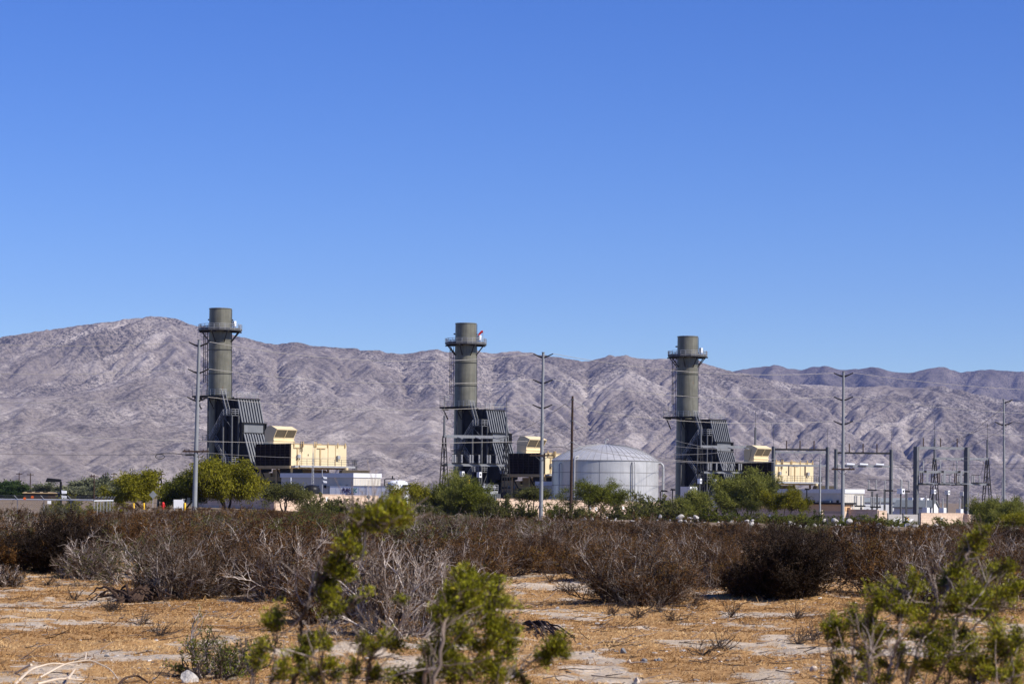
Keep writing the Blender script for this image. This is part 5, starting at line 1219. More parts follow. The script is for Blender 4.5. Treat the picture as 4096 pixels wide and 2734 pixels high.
# --- the brush beyond: copies of a few growths
protos = []
for k in range(10):
    kind = ('brown', 'mix', 'mix', 'brown', 'grey', 'brown', 'grey', 'brown', 'mix', 'mix')[k]
    kw = dict(grey=dict(leaf=9, pale=.74, bare=.5, thick=1.1), mix=dict(leaf=13, pale=.6, bare=.2, thick=1.05), brown=dict(leaf=15, pale=.45, bare=.03, thick=1.0))[kind]
    protos.append(shrub_mesh(300+k, 1.2, 1.5, n0=44, per1=8, per2=6, lsize=(.034, .016), lean=.10*(k % 4), **kw))
g = np.random.default_rng(21); cnt = 0; tries = 0; alt = {}
topline = ([0, 400, 900, 1600, 2200, 3000, 4096], [2050, 2046, 2042, 2062, 2082, 2106, 2122])
hold = [(x_, d_) for x_, d_ in (groundY(a[0], a[1]) for a in near_shrubs)]
def clear_patch(px, pb):
    """open sand seen in the photograph"""
    if px < 160 and pb > 2300: return True
    return ((1930 < px < 2180 and pb > 2225) or (3270 < px < 3500 and pb > 2225) or (380 < px < 560 and pb > 2232) or (pb > 2330 and (px < 600 or 1950 < px < 3560)) or (2640 < px < 2960 and pb > 2300))
while cnt < 262 and tries < 9000:
    tries += 1
    near_ = cnt < 26
    d = g.uniform(34, 62) if near_ else 50+(g.random()**.85)*200
    px = g.uniform(-200, 4300); x = un(px, 2100)[0]/F*d; zg = float(gz(x, d)); pb = CY0+(HC-zg)/d*F+.00785*(px-CX)
    if clear_patch(px, pb) or (near_ and pb > np.interp(px, [0, 600, 1100, 1500, 1900, 2100, 4096], [2290, 2380, 2420, 2500, 2400, 2290, 2420])): continue
    if (20 < px < 500 and pb > 2215) or (2920 < px < 3380 and pb > 2262) or (2290 < px < 2830 and pb > 2345): continue
    if any((x-a)**2+(d-c)**2 < .8 for a, c in hold): continue
    hold.append((x, d)); lim = float(at(px, np.interp(px, *topline)+g.normal(-3, 24), d)[2])-zg
    if lim < .3: continue
    h = min(g.uniform(.85, 1.45), lim); s_ = g.uniform(.85, 1.45)*max(.8, min(1.15, h/1.1))
    wd_, lf = protos[int(g.integers(0, 10))]
    v_ = g.random(); ml_ = 'lbrown' if v_ < .66 else ('lolive' if v_ < .82 else 'ldark')
    if ml_ != 'lbrown':
        kk = (lf.name, ml_)
        if kk not in alt: c_ = lf.copy(); c_.materials.clear(); c_.materials.append(M[ml_]); alt[kk] = c_
        lf = alt[kk]
    plant('brush_shrub', dict(lbrown='rust-brown dry shrub', lolive='olive-tinged dry shrub', ldark='blackish dry shrub')[ml_]+', one of the low brush massed between sandy clearing and plant', 'shrub', wd_, lf, 'bark', ml_, (x, d, zg-.02), 'dry brush in front of the plant', g.uniform(-.9, .9) if near_ else g.uniform(0, 6.28), (s_, s_, h/1.12)); cnt += 1
# what nobody could count: the low brush cover filling the gaps as far as the walls
w_, f_ = PM(), PM(); g = np.random.default_rng(77); tot = 0
for _ in range(3900):
    d = 84+(g.random()**.75)*250; px = g.uniform(-900, 5000); x = un(px, 2100)[0]/F*d; zg = float(gz(x, d)); pb = CY0+(HC-zg)/d*F+.00785*(px-CX)
    if clear_patch(px, pb) or pb > 2330 or (pb > 2150 and fbm(x*.11+4, d*.06, 2) < .02): continue
    lim = float(at(px, np.interp(px, *topline)+g.normal(8, 15), d)[2])-zg
    if lim < .2: continue
    h = min(g.uniform(.45, 1.0), lim); n0 = 12; az = g.uniform(0, 6.28, n0); tl = 1.35*g.random(n0)**.6; rr_ = h*g.uniform(1.0, 1.6)
    dd = np.stack([np.sin(tl)*np.cos(az), np.sin(tl)*np.sin(az), np.cos(tl)], 1); ln = g.uniform(.6, 1, n0)/np.sqrt((np.cos(tl)/h)**2+(np.sin(tl)/rr_)**2)
    P = grow(g, np.array([[x, d, zg]])+np.stack([np.cos(az), np.sin(az), 0*az], 1)*.3*rr_, dd, ln, 5, .22, .04)
    k_ = d/60; V, Q = tubes(P, taper(n0, 5, .008*k_**.4, .004*k_**.4), 3); w_.add(V, Q, np.repeat(np.clip(g.normal(.5, .2, n0), 0, 1), 15))
    i, p, d2, t = sprout(g, P, 26, .2, 1.0); V, Q = blades(g, p+g.normal(0, .08, p.shape), d2, .052*k_**.5, .026*k_**.5); f_.add(V, Q, np.repeat(np.clip(g.normal(g.uniform(.3, .75), .2, len(i)), 0, 1), 4)); tot += 1
bo = thing('brush_cover', 'low rusty brush filling the gaps between shrubs', 'brush'); bo['kind'] = 'stuff'
a_ = link('branches', w_.mesh('brush_wood'), M['bark'], bo); b_ = link('foliage', f_.mesh('brush_leaves', False), M['lbrown'], bo)
a_['kind'] = b_['kind'] = 'stuff'

# --- green creosote along the walls
gp = [shrub_mesh(400+k, 1.6, 1.3, n0=30, per1=7, per2=4, leaf=8, lsize=(.11, .055), pale=.4, bare=.05, thick=2.2, wig=.17) for k in range(5)]
g = np.random.default_rng(5)
grn = [(262, 1984, 216, 75, 'lyel'), (430, 1995, 240, 70, 'lyel'), (1240, 2000, 290, 60, 'lolive'), (1302, 1976, 300, 80, 'lolive'), (1400, 2006, 290, 65, 'lgreen'), (1450, 1998, 295, 70, 'lolive'), (1530, 1992, 300, 70, 'lolive'), (1590, 1990, 305, 60, 'lgreen'),
       (1700, 2010, 300, 70, 'lolive'), (1960, 2002, 300, 60, 'lolive'), (2030, 1985, 320, 70, 'lolive'), (2090, 2005, 300, 60, 'lolive'), (2220, 2010, 300, 55, 'lgreen'), (2270, 2018, 290, 60, 'lolive'), (2330, 2020, 300, 55, 'lolive'), (2440, 2015, 300, 60, 'lolive'), (2520, 1998, 320, 70, 'lolive'), (2590, 1972, 330, 90, 'lolive'), (2650, 1985, 330, 80, 'lolive'),
       (2700, 2020, 300, 70, 'lolive'), (2850, 2020, 300, 80, 'lgreen'), (2930, 2040, 290, 70, 'lgreen'), (3000, 2050, 280, 80, 'lolive'), (3090, 2045, 285, 80, 'lgreen'), (3170, 2050, 290, 70, 'lgreen'), (3240, 2045, 300, 70, 'lgreen'), (3330, 2055, 300, 60, 'lgreen'), (3420, 2058, 290, 75, 'lgreen'), (3480, 2060, 285, 70, 'lgreen'), (3550, 2062, 290, 80, 'lgreen'), (3610, 2070, 280, 60, 'lgreen'), (3690, 2085, 290, 55, 'lgreen'), (3790, 2068, 285, 75, 'lgreen'), (3850, 2078, 280, 60, 'lgreen'), (4000, 2085, 270, 70, 'lgreen')]
leafcopy = {}
for k, (px, pt, d, hw, ml) in enumerate(grn):
    wd_, lf = gp[k % 5]; key = (k % 5, ml)
    if key not in leafcopy: c = lf.copy(); c.materials.clear(); c.materials.append(M[ml]); leafcopy[key] = c
    p = at(px, pt, d); zg = float(gz(p[0], d)); h = max(.9, float(p[2])-zg); s_ = hw/F*d/1.25
    plant('creosote_bush', {'lyel': 'yellow-green round bush near the chain link fence', 'lolive': 'olive creosote bush in the strip of bushes along the wall', 'lgreen': 'dark green creosote bush in the strip of bushes along the wall'}[ml], 'bush', wd_, leafcopy[key], 'barkd', ml, (float(p[0]), d, zg-.05), 'creosote bushes along the wall', g.uniform(0, 6.28), (s_, s_, h/1.5))

# --- trees
def tree_mesh(seed, H, Rr, th_, trunks=1, lean=(0, 0), n0=5, per1=6, per2=6, leaf=26, lsize=(.34, .10), droop=.12, flat=.5, cloud=.34, rt=.16, sp=1.0):
    """trunk(s), three orders of limbs and leaf sprays; flat<1 makes an umbrella"""
    g = np.random.default_rng(seed); w = PM(); tops = []; tdir = []
    for k in range(trunks):
        a = 2*math.pi*k/max(1, trunks)+g.uniform(0, 1); s_ = .0 if trunks == 1 else .45
        d0 = np.array([[math.cos(a)*s_+lean[0], math.sin(a)*s_+lean[1], 1.0]]); b0 = np.array([[math.cos(a)*.12*trunks/2, math.sin(a)*.12*trunks/2, -.3]])
        P = grow(g, b0, d0, np.array([th_+.3]), 7, .10, .02); V, Q = tubes(P, taper(1, 7, rt, rt*.7), 8); w.add(V, Q, .45+.3*g.random()); tops.append(P[0, -1]); tdir.append(nrm(P[0, -1]-P[0, -2]))
    tops = np.array(tops); tdir = np.array(tdir); i0 = np.repeat(np.arange(trunks), n0); N0 = len(i0); az = np.arange(N0)*2.399+g.uniform(0, .8, N0)
    el = g.uniform(.15, 1.0, N0)*1.25*(.45+flat*.55)
    d0 = np.stack([np.cos(az)*np.cos(el), np.sin(az)*np.cos(el), np.sin(el)], 1)+tdir[i0]*.25
    Hc = H-th_; ln = np.hypot(Rr*np.cos(el), Hc*np.sin(el))*g.uniform(.6, .85, N0)
    P0 = grow(g, tops[i0], d0, ln, 8, .16, .03); V, Q = tubes(P0, taper(N0, 8, rt*.55, rt*.16), 6); w.add(V, Q, np.repeat(g.uniform(.3, .7, N0), 48))
    i, p, dd, t = sprout(g, P0, per1, .25, 1.0); n1 = len(i)
    P1 = grow(g, p, nrm(dd+g.normal(0, .6, (n1, 3))+np.array((0, 0, .2))), ln[i]*g.uniform(.3, .55, n1), 6, .2, -.01); V, Q = tubes(P1, taper(n1, 6, rt*.2, rt*.07), 4); w.add(V, Q, np.repeat(g.uniform(.25, .7, n1), 24))
    j, p, dd, t = sprout(g, P1, per2, .1, 1.0); n2 = len(j)
    P2 = grow(g, p, nrm(dd+g.normal(0, .7, (n2, 3))), ln[i][j]*g.uniform(.14, .3, n2), 5, .22, -droop); V, Q = tubes(P2, taper(n2, 5, rt*.07, rt*.03), 3); w.add(V, Q, np.repeat(g.uniform(.2, .6, n2), 15))
    f = PM(); k, p, dd, t = sprout(g, P2, int(leaf*1.35), 0, 1.0); cl = g.normal(.5, .2, n1)[j][k]
    p = p+g.normal(0, cloud, p.shape)*np.array((1, 1, .7)); hz_ = np.clip(.6*cl+.4*g.random(len(k)), 0, 1)
    V, Q = blades(g, p, dd*.6+np.array((0, 0, -droop*3)), lsize[0], lsize[1], sp); f.add(V, Q, np.repeat(hz_, 4))
    return w.mesh('tree_wood'), f.mesh('tree_leaves', False)
def tree(label, px, pt, hw, Y, pb_crown, ml, seed, name='desert_tree', cat='tree', group=None, mw='barkd', pxb=None, yaw=0, grow_kw=None, pn=('trunk', 'crown')):
    p = at(px, pt, Y); pb_ = at(pxb or px, 2000, Y); zg = float(gz(pb_[0], Y)); H = float(p[2])-zg; Rr = hw/F*Y*1.2; th_ = max(.4, float(at(px, pb_crown, Y)[2])-zg)
    kw = dict(lean=((float(p[0]-pb_[0])/max(.6, th_))*.8, 0)); kw.update(grow_kw or {})
    wd_, lf = tree_mesh(seed, H, Rr, th_, **kw)
    co_ = np.empty(len(lf.vertices)*3, np.float32); lf.vertices.foreach_get('co', co_); co_ = co_.reshape(-1, 3)
    sz = H/np.percentile(co_[:, 2], 99.3); x0, x1 = np.percentile(co_[:, 0], (2, 98)); sx = 2*hw/F*Y/(x1-x0)
    return plant(name, label, cat, wd_, lf, mw, ml, (float(p[0])-sx*float(x0+x1)/2, Y, zg), group, 0, (sx, sx, sz), pn=pn)
tree('yellow-green mesquite with a leaning dark trunk, left of the lamp', 538, 1884, 88, 318, 1985, 'lyel', 1, pxb=592, grow_kw=dict(trunks=2, n0=5, per1=8, per2=6, leaf=30, flat=.62, droop=.10))
tree('olive mesquite touching the first steel pole from the left', 738, 1890, 85, 322, 1985, 'lmesq', 2, grow_kw=dict(trunks=3, n0=4, per1=8, per2=6, leaf=28, flat=.6, droop=.12))
tree('tallest bright green weeping mesquite right behind the first steel pole', 903, 1846, 112, 322, 1990, 'lyel', 3, grow_kw=dict(trunks=3, n0=6, per1=9, per2=6, leaf=34, flat=.85, droop=.22, lsize=(.42, .11)))
tree('small sparse green tree against the sunlit wall below the control building', 1150, 1932, 95, 336, 1995, 'lolive', 4, grow_kw=dict(trunks=3, n0=4, per1=7, per2=5, leaf=18, flat=.7, rt=.1))
tree('thin yellow-green tree in front of the white vessel', 1630, 1930, 75, 338, 1995, 'lyel', 5, grow_kw=dict(trunks=2, n0=4, per1=7, per2=5, leaf=14, flat=.9, rt=.08))
tree('large round fresh green bush left of the middle A-frame', 1800, 1898, 95, 346, 2050, 'lpalo', 6, 'green_bush', 'bush', None, 'barkd', None, 0, dict(trunks=5, n0=4, per1=8, per2=7, leaf=26, flat=1.15, droop=-.12, lsize=(.46, .07), rt=.07, cloud=.22), ('branches', 'foliage'))
tree('darker green lobe of bush right of the large round one', 1895, 1935, 75, 343, 2060, 'lmesq', 7, 'green_bush', 'bush', None, 'barkd', None, 0, dict(trunks=5, n0=4, per1=7, per2=6, leaf=24, flat=1.1, droop=-.1, lsize=(.42, .07), rt=.07, cloud=.22), ('branches', 'foliage'))
tree('thin sparse tree right behind the pole left of the tank', 2130, 1945, 62, 352, 1990, 'lolive', 8, grow_kw=dict(trunks=3, n0=3, per1=7, per2=5, leaf=14, flat=.8, rt=.09))
tree('dark green umbrella-shaped tree in front of the tank with forked trunks', 2375, 1922, 128, 350, 1992, 'lmesq', 9, pxb=2348, grow_kw=dict(trunks=2, n0=6, per1=9, per2=6, leaf=26, flat=.42, droop=.08, lsize=(.36, .09), rt=.15))
tree('rounded bright green bush just right of the tank', 2752, 1962, 84, 352, 2065, 'lpalo', 10, 'green_bush', 'bush', None, 'barkd', None, 0, dict(trunks=5, n0=4, per1=7, per2=6, leaf=24, flat=1.0, droop=-.08, lsize=(.42, .07), rt=.07, cloud=.24), ('branches', 'foliage'))
tree('big spreading green tree hiding the foot of the third unit', 2978, 1888, 112, 355, 2018, 'lpalo', 11, pxb=3010, grow_kw=dict(trunks=4, n0=5, per1=9, per2=7, leaf=26, flat=.95, droop=-.03, lsize=(.48, .08), rt=.12, cloud=.3))
tree('lighter green tree lobe right of the big spreading tree', 3145, 1956, 88, 350, 2030, 'lyel', 12, grow_kw=dict(trunks=3, n0=5, per1=8, per2=6, leaf=24, flat=.8, droop=.05, lsize=(.42, .08), rt=.1, cloud=.28))
tree('light green feathery bush at the right edge below the rightmost pole', 3990, 1996, 105, 330, 2115, 'lpalo', 13, 'green_bush', 'bush', None, 'barkd', None, 0, dict(trunks=6, n0=4, per1=8, per2=6, leaf=26, flat=.95, droop=-.12, lsize=(.44, .06), rt=.07, cloud=.24), ('branches', 'foliage'))
tree('low yellow-green bush cut by the right edge', 4090, 2052, 75, 300, 2140, 'lyel', 14, 'green_bush', 'bush', None, 'barkd', None, 0, dict(trunks=5, n0=4, per1=6, per2=5, leaf=22, flat=1.0, droop=-.1, lsize=(.38, .06), rt=.06), ('branches', 'foliage'))
far = [(15, 1925, 50, 560, 'lfar'), (68, 1938, 42, 545, 'lfar'), (40, 1916, 34, 620, 'lgrey'), (90, 1930, 34, 640, 'lgrey'), (150, 1958, 36, 600, 'lgrey'), (190, 1935, 42, 590, 'lgrey'), (232, 1948, 40, 600, 'lgrey'), (280, 1938, 44, 590, 'lgrey'), (330, 1925, 46, 600, 'lgrey'), (385, 1915, 44, 590, 'lgrey'), (425, 1905, 40, 600, 'lgrey'), (465, 1915, 40, 620, 'lgrey'), (505, 1930, 40, 600, 'lgrey'), (355, 1945, 40, 560, 'lgrey'), (445, 1950, 44, 560, 'lgrey'), (560, 1945, 40, 600, 'lgrey'), (1520, 1975, 40, 700, 'lfar'), (1700, 1970, 40, 700, 'lfar'), (2640, 1995, 40, 800, 'lfar'), (3950, 2010, 40, 800, 'lfar')]
fm = [tree_mesh(700+k, 6.5, 3.2, 1.0, trunks=3, n0=4, per1=7, per2=5, leaf=18, lsize=(.75, .3), flat=1.0, droop=0, cloud=.5, rt=.14) for k in range(4)]
fl = {}
for k, (px, pt, hw, Y, ml) in enumerate(far):
    wd_, lf = fm[k % 4]; key = (k % 4, ml)
    if key not in fl: c = lf.copy(); c.materials.clear(); c.materials.append(M[ml]); fl[key] = c
    p = at(px, pt, Y); zg = float(gz(p[0], Y)); s_ = hw/F*Y/2.6
    lab = 'grey-green feathery tree in the far grove behind the chain link fence' if ml == 'lgrey' else ('dark green far tree at the left edge behind the fence', 'rounded dark green far tree right of the edge one')[k] if k < 2 else 'small dark far tree on the plain below the mountain foot'
    plant('far_tree', lab, 'tree', wd_, fl[key], 'barkd', ml, (float(p[0]), Y, zg-.2), 'far trees on the plain', k*1.3, (s_, s_, max(.4, (float(p[2])-zg)/5.6)), ('trunk', 'crown'))
# ================================================================ the sandy clearing: grass, stones, dead wood
g = np.random.default_rng(31)
n = 330000
d = np.sqrt(g.uniform(15.5**2, 74**2, n)); keep = g.random(n) < np.clip(30/d, .25, 1)*.9; d = d[keep]; x = g.uniform(-.262, .262, len(d))*d
m_ = drymask(x, d)+DRY+g.normal(0, .07, len(d)); k_ = m_ > .02; x, d = x[k_], d[k_]
z = gz(x, d); nb = 4; px_ = np.repeat(x, nb)+g.normal(0, .035, len(x)*nb); py_ = np.repeat(d, nb)+g.normal(0, .035, len(x)*nb); pz_ = np.repeat(z, nb)
P = np.stack([px_, py_, pz_-.005], 1); wind = np.array((.25, .05, 0)); hh = np.repeat(g.uniform(.014, .052, len(x))*np.where(g.random(len(x)) < .04, 2.4, 1), nb)
D = nrm(np.stack([g.normal(0, .65, len(P)), g.normal(0, .65, len(P)), g.uniform(.25, 1.0, len(P))], 1)+wind); S_ = nrm(np.cross(D, g.normal(0, 1, D.shape))); L_ = hh*g.uniform(.6, 1.4, len(P)); wd2 = .0026+.00009*py_
V = np.stack([P-S_*wd2[:, None], P+S_*wd2[:, None], P+D*L_[:, None]+S_*wd2[:, None]*.3-np.array((0, 0, 1))*L_[:, None]*.12, P+D*L_[:, None]-S_*wd2[:, None]*.3-np.array((0, 0, 1))*L_[:, None]*.12], 1).reshape(-1, 3)
tn = np.repeat(np.clip(np.repeat(.45+.8*fbm(x*.9, d*.9, 3), nb)+g.normal(0, .22, len(P)), 0, 1), 4)
o = link('dry_grass', np_mesh('dry_grass', V, np.arange(len(V)).reshape(-1, 4), None, False, {'tint': tn}), M['straw']); tag(o, 'short rust-gold dry grass lying over the sand', 'grass', kind='stuff')
# gravel
def stones(name, x, y, r, mat, flat=.6, tint=None):
    n = len(x); base = np.array([(1, 0, 0), (0, 1, 0), (-1, 0, 0), (0, -1, 0), (.5, .5, .75), (-.55, .4, .8), (-.4, -.5, .7), (.5, -.5, .8)])
    F_ = np.array([(0, 1, 4, 4), (1, 2, 5, 5), (2, 3, 6, 6), (3, 0, 7, 7), (4, 1, 5, 5), (5, 2, 6, 6), (6, 3, 7, 7), (7, 0, 4, 4), (4, 5, 6, 7)])
    V = base[None]*(1+g.normal(0, .18, (n, 8, 1)))*r[:, None, None]*np.array((1, 1, flat)); a = g.uniform(0, 6.28, n); c, s_ = np.cos(a)[:, None], np.sin(a)[:, None]
    V = np.stack([V[..., 0]*c-V[..., 1]*s_, V[..., 0]*s_+V[..., 1]*c, V[..., 2]], -1)+np.stack([x, y, gz(x, y)-.1*r], 1)[:, None]
    T3 = np.vstack([F_[:8, :3]]); b_ = (np.arange(n)*8)[:, None, None]
    return np_mesh(name, V.reshape(-1, 3), (b_+F_[8:][None]).reshape(-1, 4), (b_+T3[None]).reshape(-1, 3), False, {'tint': np.repeat(g.random(n) if tint is None else tint, 8)})
M['stone'] = leafmat('pebble_stone', [(0, (.07, .07, .075)), (.35, (.20, .19, .185)), (.7, (.42, .38, .34)), (1, (.66, .62, .57))], .85, 0, .05)
n = 16000; d = np.sqrt(g.uniform(15.5**2, 62**2, n)); x = g.uniform(-.262, .262, n)*d; q = fbm(x*.35+9, d*.35, 3); k_ = (q > -.02)|(g.random(n) < .12); x, d = x[k_], d[k_]
o = link('gravel', stones('gravel', x, d, np.clip(g.lognormal(-4.3, .5, len(x)), .006, .05), 'stone'), M['stone']); tag(o, 'small grey and white pebbles scattered over the sand', 'gravel', kind='stuff')
# fallen twigs
n = 2600; d = np.sqrt(g.uniform(15.5**2, 60**2, n)); x = g.uniform(-.262, .262, n)*d; a = g.normal(0, .9, n)
P = grow(g, np.stack([x, d, gz(x, d)+.012], 1), np.stack([np.cos(a), np.sin(a), 0*a+.03], 1), g.uniform(.08, .45, n), 4, .16, 0); P[..., 2] = np.maximum(P[..., 2], gz(P[..., 0], P[..., 1])+.006)
V, Q = tubes(P, taper(n, 4, .0065, .003), 3); o = link('twig_litter', np_mesh('twig_litter', V, Q, None, True, {'tint': np.repeat(g.random(n)**1.4, 12)}), M['bark']); tag(o, 'thin fallen twigs littering the sand', 'twigs', kind='stuff')
# single stones
def rock_mesh(seed, r, sub=2):
    import bmesh
    bm = bmesh.new(); bmesh.ops.create_icosphere(bm, subdivisions=sub, radius=1); gg = np.random.default_rng(seed); dirs = nrm(gg.normal(0, 1, (9, 3))); cut = gg.uniform(.42, .85, 9); sq = gg.uniform(.8, 1.3, 3)
    for v in bm.verts:
        c = np.array(v.co)
        for dd, k in zip(dirs, cut):
            e = c@dd-k
            if e > 0: c = c-dd*e
        v.co = c*sq*r
    me = bpy.data.meshes.new('stone'); bm.to_mesh(me); bm.free(); return me
M['rockw'] = plain('white_boulder', (.40, .375, .345), .9, 0, .35, 3, bump=.08)
M['rockg'] = plain('grey_stone', (.16, .165, .175), .8, 0, .2, 9, bump=.01)
M['rockt'] = plain('tan_stone', (.46, .38, .30), .9, 0, .2, 9, bump=.01)
for k, (px, py, sz, mt, lab) in enumerate([(2492, 2618, 24, 'rockg', 'dark grey stone with a pale split face on the open sand'), (2574, 2650, 24, 'rockg', 'blue-grey rounded stone left of a close pair'), (2622, 2646, 15, 'rockg', 'left stone of a close pair of dark stones'), (2640, 2642, 17, 'rockg', 'right stone of a close pair of dark stones'),
        (2516, 2652, 22, 'rockt', 'tan stone beside the blue-grey rounded one'), (2374, 2612, 16, 'rockg', 'small grey stone near the tip of the central creosote'), (428, 2625, 16, 'rockg', 'dark stone on the pale sand strip at left'), (3255, 2692, 26, 'rockt', 'rounded tan stone near the bottom, left of the right creosote'), (3190, 2700, 16, 'rockt', 'smaller tan stone left of the rounded one'),
        (2230, 2440, 14, 'rockw', 'white stone below the round brown bush, left side'), (2548, 2728, 30, 'rockt', 'tan stone cut by the bottom edge'), (760, 2727, 70, 'rockw', 'big pale stone at the bottom edge left of the creosote')]):
    x_, d_ = groundY(px, py); me = rock_mesh(50+k, sz/F*d_*.62); o = link('stone', me, M[mt]); o.location = (x_, d_, float(gz(x_, d_))+sz/F*d_*.2); tag(o, lab, 'stone', 'loose stones on the sand')
# white boulders on the berm
rm = [rock_mesh(80+k, 1.0) for k in range(7)]
for me in rm: me.materials.append(M['rockw'])
g = np.random.default_rng(9)
def boulder(px, pt, Y, r, lab=None):
    p = at(px, pt, Y); o = bpy.data.objects.new('boulder', rm[int(g.integers(0, 7))]); COL.objects.link(o); s_ = g.uniform(.65, 1.3, 3)*np.array((1, 1, .8))*r; o.scale = s_; o.rotation_euler = (g.uniform(-.4, .4), g.uniform(-.4, .4), g.uniform(0, 6.3))
    zg = float(gz(p[0], Y)); o.location = (float(p[0]), Y, max(zg+r*.2, float(p[2])-r*.6)); tag(o, lab or 'white boulder in the long rubble row right of the wooden pole', 'boulder', 'white boulders of the rubble row')
for k in range(120):
    px = g.uniform(2262, 4110); Y = 257+g.uniform(-4, 4)+6*math.sin(.11*un(px, 2100)[0]/F*257)
    if 2390 < px < 2540 and g.random() < .6: continue
    boulder(px, 9999, Y, float(np.clip(g.lognormal(-1.7, .4), .10, .36)))
for px, py, r in ((2985, 2086, 0.34), (2962, 2096, 0.29), (3006, 2097, 0.34), (2978, 2106, 0.31), (2995, 2114, 0.31), (3010, 2084, 0.24), (2945, 2090, 0.27), (2985, 2121, 0.26), (2960, 2112, 0.24)):
    boulder(px, py-8, 246-(py-2080)*.12, r, 'white boulder in the tallest heap of the rubble row, before the big tree')
for px, py, r in ((3297, 2085, 0.37), (3340, 2088, 0.41), (3395, 2090, 0.37), (3430, 2100, 0.34), (3515, 2105, 0.34), (3630, 2105, 0.37), (3660, 2110, 0.34), (3710, 2112, 0.34), (3745, 2108, 0.37), (2640, 2072, 0.34), (2785, 2075, 0.37), (2760, 2078, 0.41), (2720, 2074, 0.34)):
    boulder(px, py-14, 254, r)
# dead wood
def sticks(name, label, cat, polys, r0, r1, mat, group=None, S_=6, wob=0.0):
    """polys: pixel paths with a height above ground in metres at each point (px, py_ground, h)"""
    t = None; mb = MB(); base = None
    for pl in polys:
        pts = []
        for px, pyg, h in pl:
            x_, d_ = groundY(px, pyg); pts.append((x_, d_, float(gz(x_, d_))+h))
        if base is None: base = pts[0]
        A = np.array(pts); T_ = np.linspace(0, len(A)-1, 4*(len(A)-1)+1); A = np.stack([np.interp(T_, range(len(A)), A[:, j]) for j in range(3)], 1); A[1:-1] = (A[:-2]+2*A[1:-1]+A[2:])/4; A = A+g.normal(0, wob, A.shape)
        mb.tube([tuple(q-np.array(base)) for q in A], list(np.linspace(r0, r1, len(A))), S_)
    o = mb.build(name, M[mat]); o.location = base; return tag(o, label, cat, group)
sticks('dead_branch', 'arched bleached branch at the bottom left corner', 'branch', [[(60, 2740, .0), (125, 2710, .08), (210, 2700, .12), (320, 2690, .06)], [(125, 2710, .12), (90, 2700, .05), (60, 2690, .0)]], .013, .006, 'pale_wood', 'bleached dead branches')
sticks('dead_branch', 'long low bleached branch curving right along the bottom edge', 'branch', [[(160, 2722, .02), (260, 2712, .14), (360, 2712, .17), (440, 2718, .1), (480, 2725, .0)], [(340, 2712, .17), (345, 2700, .22)]], .010, .005, 'pale_wood', 'bleached dead branches')
sticks('dead_branch', 'short bleached branch lying right at the bottom edge', 'branch', [[(150, 2745, .02), (240, 2738, .05), (340, 2736, .04)], [(270, 2738, .05), (300, 2725, .1)]], .014, .007, 'pale_wood', 'bleached dead branches')
sticks('dead_branch', 'dark bowed branch just right of the bleached ones', 'branch', [[(470, 2745, .01), (500, 2732, .05), (550, 2722, .05), (590, 2730, .01)]], .014, .008, 'wood')
pl = []
for k in range(26):
    a = g.uniform(-.5, 1.0); ln = g.uniform(40, 190); h = g.uniform(.03, .30); s_ = 1 if g.random() < .68 else -1
    x0 = g.uniform(470, 560); pl.append([(x0, 2412, .02), (x0+s_*ln*.35, 2408-g.uniform(0, 8), h), (x0+s_*ln*.75, 2404-g.uniform(-8, 12), h*g.uniform(.5, 1.0)), (x0+s_*ln, 2402-g.uniform(-12, 14), h*g.uniform(0, .5))])
sticks('dead_root', 'black uprooted root with curled arms on the sand at left', 'root', pl, .03, .008, 'wood', None, 5, .012)
pl = []
for k in range(14):
    x0 = g.uniform(2090, 2140); ln = g.uniform(40, 170); h = g.uniform(.01, .10); pl.append([(x0, 2512, .06), (x0+ln*.4, 2520, h+.04), (x0+ln*.8, 2545+g.uniform(-10, 15), h*.6), (x0+ln, 2560+g.uniform(-25, 15), .02)])
sticks('dead_branch', 'dark dead branches spilling right beside the central creosote', 'branch', pl, .016, .005, 'wood', None, 5, .01)
tufts = [(2440, 2462), (2548, 2480), (2700, 2484), (2640, 2446), (2925, 2470), (2280, 2370), (2200, 2330), (3185, 2475), (3190, 2575), (2520, 2430), (450, 2440), (560, 2500), (440, 2450), (190, 2340), (600, 2340), (3250, 2560), (2880, 2600), (2810, 2620), (640, 2540), (300, 2400)]
for k, (px, py) in enumerate(tufts):
    x_, d_ = groundY(px, py); gg = np.random.default_rng(600+k); n0 = 18; az = gg.uniform(0, 6.28, n0); tl = 1.45*gg.random(n0)**.5
    P = grow(gg, np.zeros((n0, 3)), np.stack([np.sin(tl)*np.cos(az)+.2, np.sin(tl)*np.sin(az), np.cos(tl)], 1), gg.uniform(.10, .34, n0), 6, .25, .02); w2 = PM(); V, Q = tubes(P, taper(n0, 6, .006, .0025), 3); w2.add(V, Q, np.repeat(gg.uniform(.1, .55, n0), 18))
    i, p, dd, t = sprout(gg, P, 5, .2, 1); P1 = grow(gg, p, dd+gg.normal(0, .6, p.shape), gg.uniform(.04, .12, len(p)), 4, .25, 0); V, Q = tubes(P1, taper(len(p), 4, .0035, .0018), 3); w2.add(V, Q, np.repeat(gg.uniform(.1, .5, len(p)), 12))
    o = link('dead_tuft', w2.mesh('dead_tuft'), M['bark']); o.location = (x_, d_, float(gz(x_, d_))); tag(o, 'small dark dead tuft of twigs on the open sand', 'dead plant', 'dead tufts on the sand')

